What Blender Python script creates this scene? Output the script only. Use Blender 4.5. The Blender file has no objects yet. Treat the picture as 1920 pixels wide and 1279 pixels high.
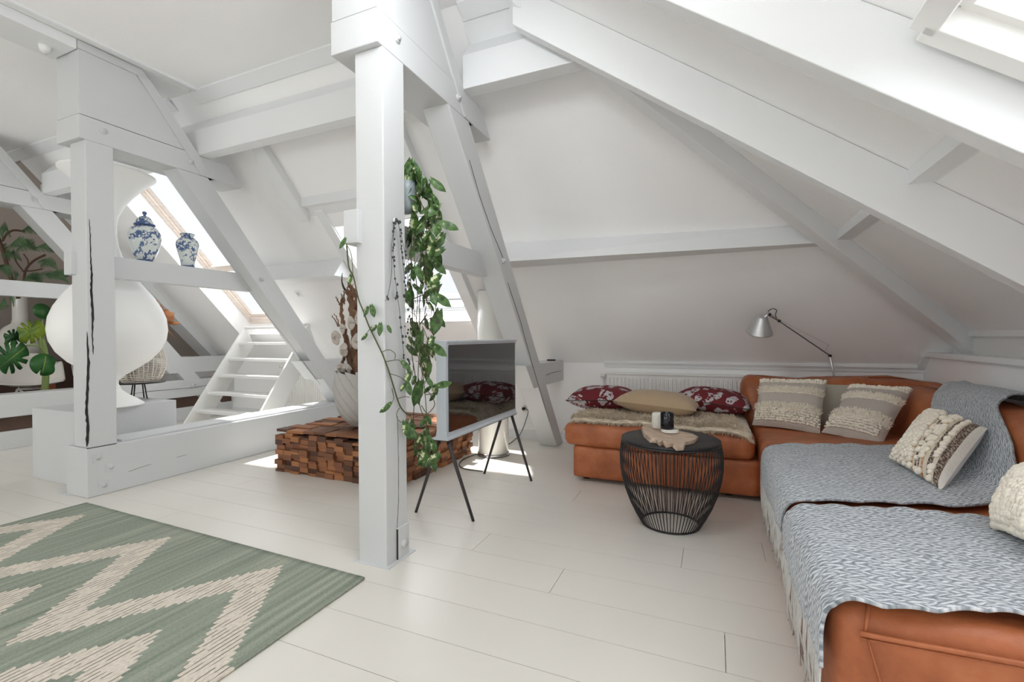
import bpy, bmesh, math, random
from mathutils import Vector, Matrix, noise
random.seed(7)
PI = math.pi
SC = bpy.context.scene
COL = SC.collection

# ------------------------------------------------------------------ camera
F_PX, YAW, PITCH, ROLL = 873.133, math.radians(23.37189), math.radians(-0.46491), math.radians(-0.36323)
EYE = Vector((0.0, 0.0, 1.15))
_cy, _sy = math.cos(YAW), math.sin(YAW)
W_ = Vector((-_sy * math.cos(PITCH), _cy * math.cos(PITCH), math.sin(PITCH)))
_r = Vector((_cy, _sy, 0)); _u = _r.cross(W_)
R_ = math.cos(ROLL) * _r + math.sin(ROLL) * _u
U_ = -math.sin(ROLL) * _r + math.cos(ROLL) * _u
cam_d = bpy.data.cameras.new('camera'); cam = bpy.data.objects.new('camera', cam_d); COL.objects.link(cam)
cam_d.sensor_width = 36; cam_d.lens = F_PX / 1920 * 36; cam_d.clip_start = 0.05; cam_d.clip_end = 100
cam.matrix_world = Matrix(((R_.x, U_.x, -W_.x, EYE.x), (R_.y, U_.y, -W_.y, EYE.y), (R_.z, U_.z, -W_.z, EYE.z), (0, 0, 0, 1)))
SC.camera = cam

# ------------------------------------------------------------------ light
world = bpy.data.worlds.new('sky'); SC.world = world; world.use_nodes = True
bg = world.node_tree.nodes['Background']; bg.inputs[0].default_value = (0.96, 0.98, 1.0, 1); bg.inputs[1].default_value = 1.08
sun_d = bpy.data.lights.new('sun', 'SUN'); sun = bpy.data.objects.new('sun', sun_d); COL.objects.link(sun)
sun_d.energy = 12.5; sun_d.angle = math.radians(1.5); sun_d.color = (1, 0.97, 0.92)
sun.rotation_euler = Vector((0.50, -0.10, -1.0)).to_track_quat('-Z', 'Y').to_euler()
def opening_lamp(loc, d, sx, sy, power, colr=(0.93, 0.97, 1.0)):
    """daylight at a skylight or an added back-wall opening: a soft lamp in its plane"""
    l = bpy.data.lights.new('daylight_lamp', 'AREA'); o = bpy.data.objects.new('daylight_lamp', l); COL.objects.link(o)
    l.shape = 'RECTANGLE'; l.size = sx; l.size_y = sy; l.energy = power; l.color = colr
    o.location = loc; o.rotation_euler = Vector(d).to_track_quat('-Z', 'Y').to_euler()
LAMPS = [
    # location, direction, size x, size y, power
    ((-6.6, -2.05, 3.02), (0.0, 0.28, -1.0), 1.5, 0.9, 3),
    ((-3.6, -2.05, 3.02), (0.0, 0.28, -1.0), 1.5, 0.9, 3),
    ((-0.6, -2.05, 3.02), (0.0, 0.28, -1.0), 1.5, 0.9, 18),
    ((1.22, 1.08, 1.95), (-0.6, 0.0, -0.8), 0.9, 0.95, 10),
    ((-5.55, 3.95, 2.30), (0.0, -0.73, -0.68), 1.1, 1.8, 12),
    ((-2.93, 4.20, 2.05), (0.0, -0.73, -0.68), 0.9, 1.1, 10),
    ((1.05, -1.0, 2.05), (-0.6, 0.0, -0.8), 1.1, 1.0, 5),
    ((-6.4, -3.45, 1.65), (0.0, 1.0, 0.0), 2.4, 1.0, 40),  # unseen back-wall opening, added to light the far slope
    ((-1.4, -3.45, 1.65), (0.0, 1.0, 0.0), 2.4, 1.0, 17),  # second added back-wall opening, likewise unseen
]
for a_ in LAMPS:
    if a_[4] > 0: opening_lamp(*a_)
FILL_LIGHTS = [   # bodiless fill lights added out of view to brighten the room: location, power
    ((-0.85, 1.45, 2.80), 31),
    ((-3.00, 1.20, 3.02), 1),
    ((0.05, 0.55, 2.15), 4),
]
def add_fill(loc, power):
    l = bpy.data.lights.new('fill_light', 'POINT'); o = bpy.data.objects.new('fill_light', l); COL.objects.link(o)
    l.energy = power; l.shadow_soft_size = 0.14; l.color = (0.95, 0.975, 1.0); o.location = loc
for a_ in FILL_LIGHTS:
    if a_[1] > 0: add_fill(*a_)
SC.view_settings.view_transform = 'Standard'; SC.view_settings.look = 'None'; SC.view_settings.gamma = 1
SC.view_settings.exposure = -0.02
SC.view_settings.use_curve_mapping = False
SC.cycles.max_bounces = 12; SC.cycles.diffuse_bounces = 9; SC.cycles.glossy_bounces = 4
SC.cycles.caustics_reflective = False; SC.cycles.caustics_refractive = False
SC.cycles.use_denoising = True

# ------------------------------------------------------------------ helpers
def ray(px, py):
    return R_ * ((px - 960) / F_PX) - U_ * ((py - 639.5) / F_PX) + W_
def at(px, py, ax, val):
    """the world point seen at that place of the photograph, on the plane ax = val"""
    d = ray(px, py); i = 'xyz'.index(ax); t = (val - EYE[i]) / d[i]
    return EYE + d * t
def on_plane(px, py, n, c):
    d = ray(px, py); n = Vector(n); t = (c - n.dot(EYE)) / n.dot(d); return EYE + d * t

class MB:
    def __init__(s): s.v = []; s.f = []; s.sm = []
    def add(s, vs, fs, smooth=False):
        b = len(s.v); s.v += [tuple(v) for v in vs]; s.f += [tuple(b + i for i in f) for f in fs]; s.sm += [smooth] * len(fs); return s
    def box(s, x0, y0, z0, x1, y1, z1):
        v = [(x, y, z) for z in (z0, z1) for y in (y0, y1) for x in (x0, x1)]
        return s.add(v, [(0, 2, 3, 1), (4, 5, 7, 6), (0, 1, 5, 4), (2, 6, 7, 3), (0, 4, 6, 2), (1, 3, 7, 5)])
    def prism(s, poly, ax, a, b):
        """poly of 2D points, extruded along ax from a to b"""
        n = len(poly); i = 'xyz'.index(ax)
        def mk(p, t):
            q = list(p); q.insert(i, t); return tuple(q)
        v = [mk(p, a) for p in poly] + [mk(p, b) for p in poly]
        f = [tuple(range(n)), tuple(reversed(range(n, 2 * n)))] + [(k, k + n, (k + 1) % n + n, (k + 1) % n) for k in range(n)]
        return s.add(v, f)
    def hexa(s, p):
        """8 points: 4 bottom ring then 4 top ring"""
        return s.add(p, [(3, 2, 1, 0), (4, 5, 6, 7)] + [(k, (k + 1) % 4, (k + 1) % 4 + 4, k + 4) for k in range(4)])
    def bar(s, a, b, w, h, up=(0, 0, 1)):
        a, b = Vector(a), Vector(b); d = (b - a).normalized(); sd = d.cross(Vector(up)).normalized(); u = sd.cross(d)
        r = [sd * w / 2 * i + u * h / 2 * j for i, j in ((-1, -1), (1, -1), (1, 1), (-1, 1))]
        return s.hexa([a + q for q in r] + [b + q for q in r])
    def tube(s, pts, r, n=8, cap=True):
        pts = [Vector(p) for p in pts]; m = len(pts)
        rs = r if isinstance(r, (list, tuple)) else [r] * m
        v = []; ref = None
        for k, p in enumerate(pts):
            d = (pts[min(k + 1, m - 1)] - pts[max(k - 1, 0)])
            d = d.normalized() if d.length > 1e-9 else Vector((0, 0, 1))
            if ref is None: ref = d.orthogonal().normalized()
            ref = (ref - d * ref.dot(d)); ref = ref.normalized() if ref.length > 1e-6 else d.orthogonal().normalized()
            w = d.cross(ref)
            v += [p + rs[k] * (math.cos(2 * PI * j / n) * ref + math.sin(2 * PI * j / n) * w) for j in range(n)]
        f = [(k * n + j, k * n + (j + 1) % n, (k + 1) * n + (j + 1) % n, (k + 1) * n + j) for k in range(m - 1) for j in range(n)]
        if cap: f += [tuple(reversed(range(n))), tuple(range((m - 1) * n, m * n))]
        return s.add(v, f, True)
    def lathe(s, prof, c=(0, 0, 0), n=32, sx=1.0, sy=1.0):
        v = [(c[0] + r * sx * math.cos(2 * PI * j / n), c[1] + r * sy * math.sin(2 * PI * j / n), c[2] + z) for r, z in prof for j in range(n)]
        f = [(k * n + j, k * n + (j + 1) % n, (k + 1) * n + (j + 1) % n, (k + 1) * n + j) for k in range(len(prof) - 1) for j in range(n)]
        f += [tuple(reversed(range(n))), tuple(range((len(prof) - 1) * n, len(prof) * n))]
        return s.add(v, f, True)
    def ball(s, c, rx, ry=None, rz=None, n=8, m=5, rot=None):
        ry = ry or rx; rz = rz or rx; c = Vector(c); v = []
        for i in range(m + 1):
            th = PI * i / m
            for j in range(n):
                ph = 2 * PI * j / n; q = Vector((rx * math.sin(th) * math.cos(ph), ry * math.sin(th) * math.sin(ph), rz * math.cos(th)))
                if rot: q = rot @ q
                v.append(c + q)
        return s.add(v, [(i * n + j, (i + 1) * n + j, (i + 1) * n + (j + 1) % n, i * n + (j + 1) % n) for i in range(m) for j in range(n)], True)
    def grid(s, fn, nu, nv, smooth=True, closed_u=False):
        v = [fn(i / nu, j / nv) for j in range(nv + 1) for i in range(nu + 1)]
        return s.add(v, [(j * (nu + 1) + i, j * (nu + 1) + i + 1, (j + 1) * (nu + 1) + i + 1, (j + 1) * (nu + 1) + i) for j in range(nv) for i in range(nu)], smooth)
    def mesh(s, name, fix=True):
        me = bpy.data.meshes.new(name); me.from_pydata(s.v, [], s.f); me.update()
        me.polygons.foreach_set('use_smooth', s.sm)
        if fix:
            bm = bmesh.new(); bm.from_mesh(me); bmesh.ops.remove_doubles(bm, verts=bm.verts, dist=1e-6)
            bmesh.ops.recalc_face_normals(bm, faces=bm.faces); bm.to_mesh(me); bm.free()
        return me
    def build(s, name, mat, parent=None, bevel=0, seg=2, fix=True, solid=0, label=None, kind=None):
        o = bpy.data.objects.new(name, s.mesh(name, fix)); COL.objects.link(o)
        if mat: o.data.materials.append(mat)
        if parent: o.parent = parent; o.matrix_parent_inverse = parent.matrix_world.inverted() if False else Matrix.Translation(-parent.location)
        if solid:
            m = o.modifiers.new('solid', 'SOLIDIFY'); m.thickness = solid; m.offset = 0
        if bevel:
            m = o.modifiers.new('bevel', 'BEVEL'); m.width = bevel; m.segments = seg; m.limit_method = 'ANGLE'; m.angle_limit = math.radians(40)
        if label: o['label'] = label
        if kind: o['kind'] = kind
        return o

def thing(name, label, cat, loc=(0, 0, 0), group=None):
    o = bpy.data.objects.new(name, None); COL.objects.link(o); o.location = loc; o.empty_display_size = 0.1
    o['label'] = label; o['category'] = cat
    if group: o['group'] = group
    return o
def tag(o, label, cat, group=None):
    o['label'] = label; o['category'] = cat
    if group: o['group'] = group
    return o
def struct(name, mb, mat, parent=None, **k):
    o = mb.build(name, mat, parent, **k)
    if parent is None: o['kind'] = 'structure'
    return o
def part_copy(src, parent, M):
    c = src.copy(); COL.objects.link(c); c.parent = parent; c.matrix_parent_inverse = Matrix.Translation(-parent.location) if parent else Matrix(); c.matrix_basis = M; return c

# ------------------------------------------------------------------ materials
def newmat(name):
    m = bpy.data.materials.new(name); m.use_nodes = True; nt = m.node_tree
    return m, nt, nt.nodes['Principled BSDF']
def lin(c):
    return tuple(((x / 255) / 12.92 if x / 255 <= 0.04045 else ((x / 255 + 0.055) / 1.055) ** 2.4) for x in c) + (1,)
def coords(nt, kind='Object'):
    t = nt.nodes.new('ShaderNodeTexCoord'); return t.outputs[kind]
def mapping(nt, src, scale=(1, 1, 1), rot=(0, 0, 0), loc=(0, 0, 0)):
    m = nt.nodes.new('ShaderNodeMapping'); m.inputs['Scale'].default_value = scale; m.inputs['Rotation'].default_value = rot; m.inputs['Location'].default_value = loc
    nt.links.new(src, m.inputs['Vector']); return m.outputs[0]
def noise_tex(nt, src, scale, detail=3, rough=0.5):
    n = nt.nodes.new('ShaderNodeTexNoise'); n.inputs['Scale'].default_value = scale; n.inputs['Detail'].default_value = detail; n.inputs['Roughness'].default_value = rough
    nt.links.new(src, n.inputs['Vector']); return n.outputs['Fac']
def ramp(nt, src, stops, interp='LINEAR'):
    r = nt.nodes.new('ShaderNodeValToRGB'); r.color_ramp.interpolation = interp
    e = r.color_ramp.elements
    while len(e) > 1: e.remove(e[0])
    e[0].position = stops[0][0]; e[0].color = stops[0][1]
    for p, c in stops[1:]:
        q = e.new(p); q.color = c
    nt.links.new(src, r.inputs[0]); return r.outputs[0]
def bump(nt, b, src, strength, dist=0.01):
    n = nt.nodes.new('ShaderNodeBump'); n.inputs['Strength'].default_value = strength; n.inputs['Distance'].default_value = dist
    nt.links.new(src, n.inputs['Height']); nt.links.new(n.outputs[0], b.inputs['Normal']); return n
def mathn(nt, op, a, b=None, c=None):
    n = nt.nodes.new('ShaderNodeMath'); n.operation = op
    for i, x in enumerate((a, b, c)):
        if x is None: continue
        if isinstance(x, (int, float)): n.inputs[i].default_value = x
        else: nt.links.new(x, n.inputs[i])
    return n.outputs[0]
def mixc(nt, fac, a, b):
    n = nt.nodes.new('ShaderNodeMix'); n.data_type = 'RGBA'
    for i, x in ((0, fac), (6, a), (7, b)):
        if isinstance(x, (int, float, tuple)): n.inputs[i].default_value = x
        else: nt.links.new(x, n.inputs[i])
    return n.outputs[2]
def simple(name, c, rough=0.5, metal=0, bscale=0, bstr=0.2, var=0.0, vscale=5, stretch=(1, 1, 1), bdist=0.005, spec=None, sheen=0, coord='Object', detail=3):
    m, nt, b = newmat(name); col = lin(c)
    b.inputs['Base Color'].default_value = col; b.inputs['Roughness'].default_value = rough; b.inputs['Metallic'].default_value = metal
    if spec is not None: b.inputs['Specular IOR Level'].default_value = spec
    if sheen: b.inputs['Sheen Weight'].default_value = sheen
    if bscale or var:
        co = mapping(nt, coords(nt, coord), stretch)
        if var:
            f = noise_tex(nt, co, vscale, 4)
            d = tuple(max(0, x * (1 - var)) for x in col[:3]) + (1,); l = tuple(min(1, x * (1 + var)) for x in col[:3]) + (1,)
            nt.links.new(ramp(nt, f, [(0.3, d), (0.7, l)]), b.inputs['Base Color'])
        if bscale: bump(nt, b, noise_tex(nt, co, bscale, detail), bstr, bdist)
    return m

M = {}
M['plaster'] = simple('white_plaster', (247, 247, 247), 0.85, bscale=140, bstr=0.35, bdist=0.004)
M['taupe'] = simple('taupe_plaster', (172, 162, 154), 0.85, bscale=120, bstr=0.2)
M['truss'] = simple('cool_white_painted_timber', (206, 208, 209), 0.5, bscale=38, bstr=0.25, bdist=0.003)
M['paint'] = simple('white_painted_timber', (232, 234, 235), 0.5, bscale=38, bstr=0.25, bdist=0.003, stretch=(1, 1, 1))
M['paint_side'] = simple('white_painted_boards', (228, 228, 226), 0.5, bscale=25, bstr=0.1)
M['crack'] = simple('dark_shrinkage_crack', (45, 42, 40), 0.9)
M['joint'] = simple('painted_joint_line', (150, 150, 150), 0.8)
M['floor'] = simple('white_floor_paint', (222, 218, 210), 0.33, bscale=30, bstr=0.08, bdist=0.002, var=0.03, vscale=1.2)
M['gap'] = simple('dark_board_gap', (120, 108, 95), 0.9)
M['white_metal'] = simple('white_radiator_enamel', (238, 238, 236), 0.35)
M['chrome'] = simple('brushed_aluminium', (190, 190, 190), 0.28, metal=1)
M['alu'] = simple('satin_aluminium', (205, 206, 208), 0.38, metal=0.85)
M['black'] = simple('black_powder_coat', (34, 32, 33), 0.45)
M['dark_leg'] = simple('charcoal_tube', (52, 48, 50), 0.4)
M['tv_body'] = simple('cool_white_television_body', (196, 203, 210), 0.45)
M['glossy_white'] = simple('white_glaze', (235, 234, 228), 0.12)
M['matte_white'] = simple('matte_white_shell', (246, 246, 244), 0.55)
M['plastic'] = simple('white_seat_shell', (232, 228, 222), 0.4)
M['pine'] = simple('pale_pine_frame', (232, 220, 210), 0.45, var=0.08, vscale=6, stretch=(1, 1, 8))
M['rubber'] = simple('dark_gasket', (40, 40, 42), 0.7)
M['bark'] = simple('driftwood_bark', (112, 82, 62), 0.9, bscale=30, bstr=0.9, bdist=0.01, var=0.35, vscale=14, stretch=(1, 1, 0.35))
M['rootwood'] = simple('orange_root_wood', (150, 96, 56), 0.8, bscale=25, bstr=0.8, var=0.35, vscale=9)
M['shell'] = simple('dried_pale_shell', (190, 180, 170), 0.7, bscale=40, bstr=0.5, var=0.2, vscale=20)
M['soil'] = simple('dark_moss', (40, 38, 36), 0.95, bscale=60, bstr=1)
M['board'] = simple('weathered_driftwood', (190, 168, 148), 0.85, bscale=40, bstr=0.8, bdist=0.006, var=0.22, vscale=14, stretch=(1, 3, 1))
M['candle'] = simple('white_ribbed_ceramic', (222, 220, 210), 0.6, bscale=40, bstr=0.5)
M['cup'] = simple('black_glaze', (22, 22, 30), 0.08)
M['vine'] = simple('vine_stem', (82, 84, 50), 0.7)
M['vine_brown'] = simple('brown_vine_stem', (96, 74, 58), 0.8)
M['heart'] = simple('grey_heart_leaf', (66, 72, 70), 0.6, var=0.2, vscale=60)
M['cream'] = simple('cream_wool', (242, 234, 218), 0.95, bscale=120, bstr=0.8, var=0.08, vscale=40, sheen=0.3)
M['linen'] = simple('grey_beige_linen', (188, 179, 170), 0.95, bscale=200, bstr=0.6, var=0.07, vscale=150, sheen=0.2)
M['beige'] = simple('sand_linen', (186, 162, 132), 0.95, bscale=260, bstr=0.5, var=0.1, vscale=200, sheen=0.2)
M['plainbeige'] = simple('plain_stone_linen', (184, 178, 164), 0.95, bscale=260, bstr=0.4, var=0.04, vscale=200)
M['cotton'] = simple('white_cotton', (226, 226, 224), 0.9, bscale=90, bstr=0.3)
M['fringe'] = simple('grey_wool_fringe', (196, 194, 190), 0.95, bscale=120, bstr=0.5, var=0.1, vscale=60)
M['cable'] = simple('black_cable', (30, 30, 30), 0.6)
M['slot'] = simple('dark_recess', (60, 56, 54), 0.9)
M['brown'] = simple('brown_wood_panel', (84, 62, 50), 0.6, var=0.2, vscale=6)
M['orangewood'] = simple('orange_wood_leg', (170, 102, 66), 0.6, var=0.15, vscale=6)
M['wicker'] = simple('white_wicker', (225, 216, 204), 0.7)

def leather():
    m, nt, b = newmat('cognac_leather'); co = coords(nt)
    f = noise_tex(nt, mapping(nt, co, (1, 1, 1)), 5, 5, 0.6)
    c = ramp(nt, f, [(0.25, lin((138, 76, 44))), (0.5, lin((170, 98, 60))), (0.75, lin((190, 120, 80)))])
    nt.links.new(c, b.inputs['Base Color'])
    b.inputs['Roughness'].default_value = 0.46; b.inputs['Specular IOR Level'].default_value = 0.42
    f1 = noise_tex(nt, co, 160, 2); f2 = noise_tex(nt, mapping(nt, co, (1, 1.6, 1)), 7, 3)
    s = mathn(nt, 'ADD', mathn(nt, 'MULTIPLY', f1, 0.08), f2)
    bump(nt, b, s, 0.45, 0.02); return m
M['leather'] = leather()

def planks_wood():
    m, nt, b = newmat('reclaimed_block_wood'); co = coords(nt)
    oi = nt.nodes.new('ShaderNodeObjectInfo')
    c = ramp(nt, oi.outputs['Random'], [(0.0, lin((84, 54, 40))), (0.22, lin((116, 74, 50))), (0.5, lin((158, 102, 64))), (0.8, lin((192, 130, 82))), (1.0, lin((132, 80, 56)))])
    f = noise_tex(nt, mapping(nt, co, (6, 40, 60)), 3, 4)
    c2 = mixc(nt, mathn(nt, 'MULTIPLY', f, 0.5), c, lin((60, 36, 24)))
    nt.links.new(c2, b.inputs['Base Color']); b.inputs['Roughness'].default_value = 0.6
    bump(nt, b, f, 0.3, 0.003); return m
M['block'] = planks_wood()

def knit():
    """throw: slanted yarn floats in pale blue grey, direction alternating from row to row"""
    m, nt, b = newmat('blue_grey_woven_wool'); uv = coords(nt, 'UV')
    sep = nt.nodes.new('ShaderNodeSeparateXYZ'); nt.links.new(uv, sep.inputs[0]); u, v = sep.outputs[0], sep.outputs[1]
    wob = noise_tex(nt, uv, 14, 2)
    row = mathn(nt, 'MULTIPLY', mathn(nt, 'ADD', v, mathn(nt, 'MULTIPLY', wob, 0.010)), 50)
    tri = mathn(nt, 'ABSOLUTE', mathn(nt, 'SUBTRACT', mathn(nt, 'MODULO', row, 2.0), 1.0))
    ph = mathn(nt, 'ADD', mathn(nt, 'MULTIPLY', u, 30), mathn(nt, 'MULTIPLY', tri, 1.2))
    jit = noise_tex(nt, mapping(nt, uv, (30, 50, 1)), 1.0, 2)
    st = mathn(nt, 'SINE', mathn(nt, 'ADD', mathn(nt, 'MULTIPLY', ph, 2 * PI), mathn(nt, 'MULTIPLY', jit, 9.0)))
    rr = mathn(nt, 'SINE', mathn(nt, 'MULTIPLY', mathn(nt, 'FRACT', row), PI))
    hgt = mathn(nt, 'MULTIPLY', mathn(nt, 'ADD', mathn(nt, 'MULTIPLY', st, 0.5), 0.5), mathn(nt, 'POWER', rr, 0.6))
    n2 = noise_tex(nt, mapping(nt, uv, (85, 170, 1)), 1.0, 3); n3 = noise_tex(nt, mapping(nt, uv, (9, 50, 1)), 1.0, 2)
    s = mathn(nt, 'ADD', mathn(nt, 'MULTIPLY', hgt, 0.32), mathn(nt, 'ADD', mathn(nt, 'MULTIPLY', n2, 0.52), mathn(nt, 'MULTIPLY', n3, 0.24)))
    c = ramp(nt, s, [(0.34, lin((116, 124, 132))), (0.48, lin((168, 174, 181))), (0.66, lin((218, 221, 224)))])
    nt.links.new(c, b.inputs['Base Color']); b.inputs['Roughness'].default_value = 0.95; b.inputs['Sheen Weight'].default_value = 0.15
    bump(nt, b, s, 0.7, 0.005); return m
M['knit'] = knit()

def rug_mat():
    """flat woven green rug with cream zigzag bands; object coordinates are metres on the floor"""
    m, nt, b = newmat('green_zigzag_weave'); co = coords(nt)
    sep = nt.nodes.new('ShaderNodeSeparateXYZ'); nt.links.new(co, sep.inputs[0]); x, y = sep.outputs[0], sep.outputs[1]
    xs = mathn(nt, 'ADD', mathn(nt, 'MULTIPLY', mathn(nt, 'FLOOR', mathn(nt, 'MULTIPLY', x, 46)), 1 / 46), 0.011)
    jit = noise_tex(nt, mapping(nt, co, (46, 0.01, 1)), 1.0, 0)
    yy = mathn(nt, 'ADD', y, mathn(nt, 'MULTIPLY', mathn(nt, 'SUBTRACT', jit, 0.5), 0.03))
    ph = mathn(nt, 'SUBTRACT', mathn(nt, 'FRACT', mathn(nt, 'ADD', mathn(nt, 'MULTIPLY', mathn(nt, 'ADD', xs, 1.987), 1 / 0.885), 0.5)), 0.5)
    zig = mathn(nt, 'SUBTRACT', 1.68, mathn(nt, 'MULTIPLY', mathn(nt, 'ABSOLUTE', ph), 0.885 * 1.38))
    d = mathn(nt, 'SUBTRACT', zig, yy)
    dm = mathn(nt, 'MODULO', d, 0.56)
    ins = mathn(nt, 'MULTIPLY', mathn(nt, 'GREATER_THAN', d, 0.0), mathn(nt, 'LESS_THAN', dm, 0.245))
    # yarn lines along y
    yarn = mathn(nt, 'FRACT', mathn(nt, 'MULTIPLY', x, 46))
    edge = mathn(nt, 'LESS_THAN', yarn, 0.24)
    dash = noise_tex(nt, mapping(nt, co, (46, 9, 1)), 1.0, 1)
    dk = mathn(nt, 'MULTIPLY', edge, mathn(nt, 'GREATER_THAN', dash, 0.47))
    tuft = noise_tex(nt, mapping(nt, co, (170, 60, 1)), 1, 3)
    cream = ramp(nt, tuft, [(0.3, lin((196, 186, 172))), (0.7, lin((226, 217, 204)))])
    cream = mixc(nt, mathn(nt, 'MULTIPLY', dk, 0.9), cream, lin((104, 102, 90)))
    stripe = noise_tex(nt, mapping(nt, co, (34, 0.8, 1)), 1.0, 3)
    fine = noise_tex(nt, mapping(nt, co, (180, 90, 1)), 1.0, 2)
    g = ramp(nt, mathn(nt, 'ADD', mathn(nt, 'MULTIPLY', stripe, 0.65), mathn(nt, 'MULTIPLY', fine, 0.35)),
             [(0.32, lin((112, 122, 108))), (0.5, lin((140, 148, 134))), (0.68, lin((166, 168, 152)))])
    nt.links.new(mixc(nt, ins, g, cream), b.inputs['Base Color']); b.inputs['Roughness'].default_value = 0.95
    h = mathn(nt, 'ADD', mathn(nt, 'MULTIPLY', ins, mathn(nt, 'ADD', 0.6, mathn(nt, 'MULTIPLY', dk, -0.6))), mathn(nt, 'MULTIPLY', fine, 0.3))
    bump(nt, b, h, 0.6, 0.008); return m
M['rug'] = rug_mat()

def delft():
    m, nt, b = newmat('blue_painted_porcelain'); co = coords(nt)
    f = noise_tex(nt, co, 17, 4, 0.6); g = noise_tex(nt, mapping(nt, co, (1, 1, 1), loc=(3, 1, 2)), 55, 2)
    a = mathn(nt, 'GREATER_THAN', f, 0.505); d = mathn(nt, 'GREATER_THAN', g, 0.45)
    k = mathn(nt, 'MULTIPLY', a, d)
    sep = nt.nodes.new('ShaderNodeSeparateXYZ'); nt.links.new(co, sep.inputs[0])
    c = mixc(nt, k, lin((214, 220, 218)), mixc(nt, g, lin((24, 44, 92)), lin((96, 124, 168))))
    nt.links.new(c, b.inputs['Base Color']); b.inputs['Roughness'].default_value = 0.12; return m
M['delft'] = delft()
M['delft_band'] = simple('blue_porcelain_band', (70, 94, 138), 0.15, var=0.5, vscale=60)

def red_print():
    m, nt, b = newmat('burgundy_leaf_print'); co = coords(nt)
    v = nt.nodes.new('ShaderNodeTexVoronoi'); v.inputs['Scale'].default_value = 12
    f = noise_tex(nt, co, 14, 3)
    w = nt.nodes.new('ShaderNodeVectorMath'); w.operation = 'ADD'
    nt.links.new(co, w.inputs[0]); cm = nt.nodes.new('ShaderNodeCombineXYZ'); ff = mathn(nt, 'MULTIPLY', f, 0.12)
    for i in range(3): nt.links.new(ff, cm.inputs[i])
    nt.links.new(cm.outputs[0], w.inputs[1]); nt.links.new(w.outputs[0], v.inputs['Vector'])
    k = mathn(nt, 'LESS_THAN', v.outputs['Distance'], 0.46)
    fine = noise_tex(nt, co, 40, 2); k2 = mathn(nt, 'MULTIPLY', k, mathn(nt, 'GREATER_THAN', fine, 0.40))
    nt.links.new(mixc(nt, k2, lin((110, 30, 38)), lin((188, 182, 186))), b.inputs['Base Color'])
    b.inputs['Roughness'].default_value = 0.85; bump(nt, b, noise_tex(nt, co, 200, 2), 0.3, 0.003); return m
M['red'] = red_print()

def fur_mat():
    m, nt, b = newmat('oatmeal_fur'); co = coords(nt)
    f = noise_tex(nt, mapping(nt, co, (1, 3, 1)), 16, 4)
    nt.links.new(ramp(nt, f, [(0.3, lin((176, 158, 134))), (0.55, lin((212, 198, 176))), (0.8, lin((236, 228, 212)))]), b.inputs['Base Color'])
    b.inputs['Roughness'].default_value = 0.95; b.inputs['Sheen Weight'].default_value = 0.3; return m
M['fur'] = fur_mat()

def leafmat(name, dark, light, cream=None, scale=30):
    m, nt, b = newmat(name); co = coords(nt); f = noise_tex(nt, co, scale, 3)
    st = [(0.35, lin(dark)), (0.55, lin(light))]
    if cream: st += [(0.62, lin(light)), (0.66, lin(cream))]
    oi = nt.nodes.new('ShaderNodeObjectInfo')
    nt.links.new(ramp(nt, f, st), b.inputs['Base Color']); b.inputs['Roughness'].default_value = 0.4
    b.inputs['Subsurface Weight'].default_value = 0.0
    return m
M['pothos'] = leafmat('variegated_leaf', (30, 58, 26), (74, 108, 48), (204, 208, 168), 42)
M['monstera'] = leafmat('monstera_leaf', (22, 62, 28), (44, 98, 40), scale=6)
M['monstera_y'] = leafmat('yellow_green_leaf', (66, 104, 32), (128, 148, 46), scale=6)
M['fern'] = leafmat('feathery_leaf', (50, 84, 50), (84, 118, 74), scale=8)

def screen_mat():
    m, nt, b = newmat('dark_glass_screen'); b.inputs['Base Color'].default_value = (0.006, 0.006, 0.007, 1)
    b.inputs['Roughness'].default_value = 0.04; b.inputs['IOR'].default_value = 1.9; b.inputs['Specular IOR Level'].default_value = 0.7; return m
M['screen'] = screen_mat()
def pane_mat():
    m, nt, b = newmat('skylight_glass'); nt.nodes.remove(b)
    g = nt.nodes.new('ShaderNodeBsdfGlossy'); g.inputs['Roughness'].default_value = 0.02
    t = nt.nodes.new('ShaderNodeBsdfTransparent'); t.inputs[0].default_value = (0.97, 0.98, 1, 1)
    mx = nt.nodes.new('ShaderNodeMixShader'); mx.inputs[0].default_value = 0.06; nt.links.new(t.outputs[0], mx.inputs[1]); nt.links.new(g.outputs[0], mx.inputs[2])
    nt.links.new(mx.outputs[0], nt.nodes['Material Output'].inputs[0]); return m
M['glass'] = pane_mat()

# ------------------------------------------------------------------ the setting
def z1(y): return 0.87 + 1.075 * (4.9 - y)          # far roof slope
D2 = 1.07 + 0.741 * 1.85
def z2(x): return D2 - 0.741 * x                     # right roof slope
N1 = Vector((0, 1.075, 1)).normalized(); N2 = Vector((0.741, 0, 1)).normalized()
ZC = 3.30; YC = 2.64; XC2 = (D2 - ZC) / 0.741; XE = 1.735
XL, YB = -10.4, -3.4
def hipx(y): return (D2 - z1(y)) / 0.741
def z3(y): return ZC - 0.52 * (-1.2 - y)             # slope behind the camera
N3 = Vector((0, -0.52, 1)).normalized()

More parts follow.
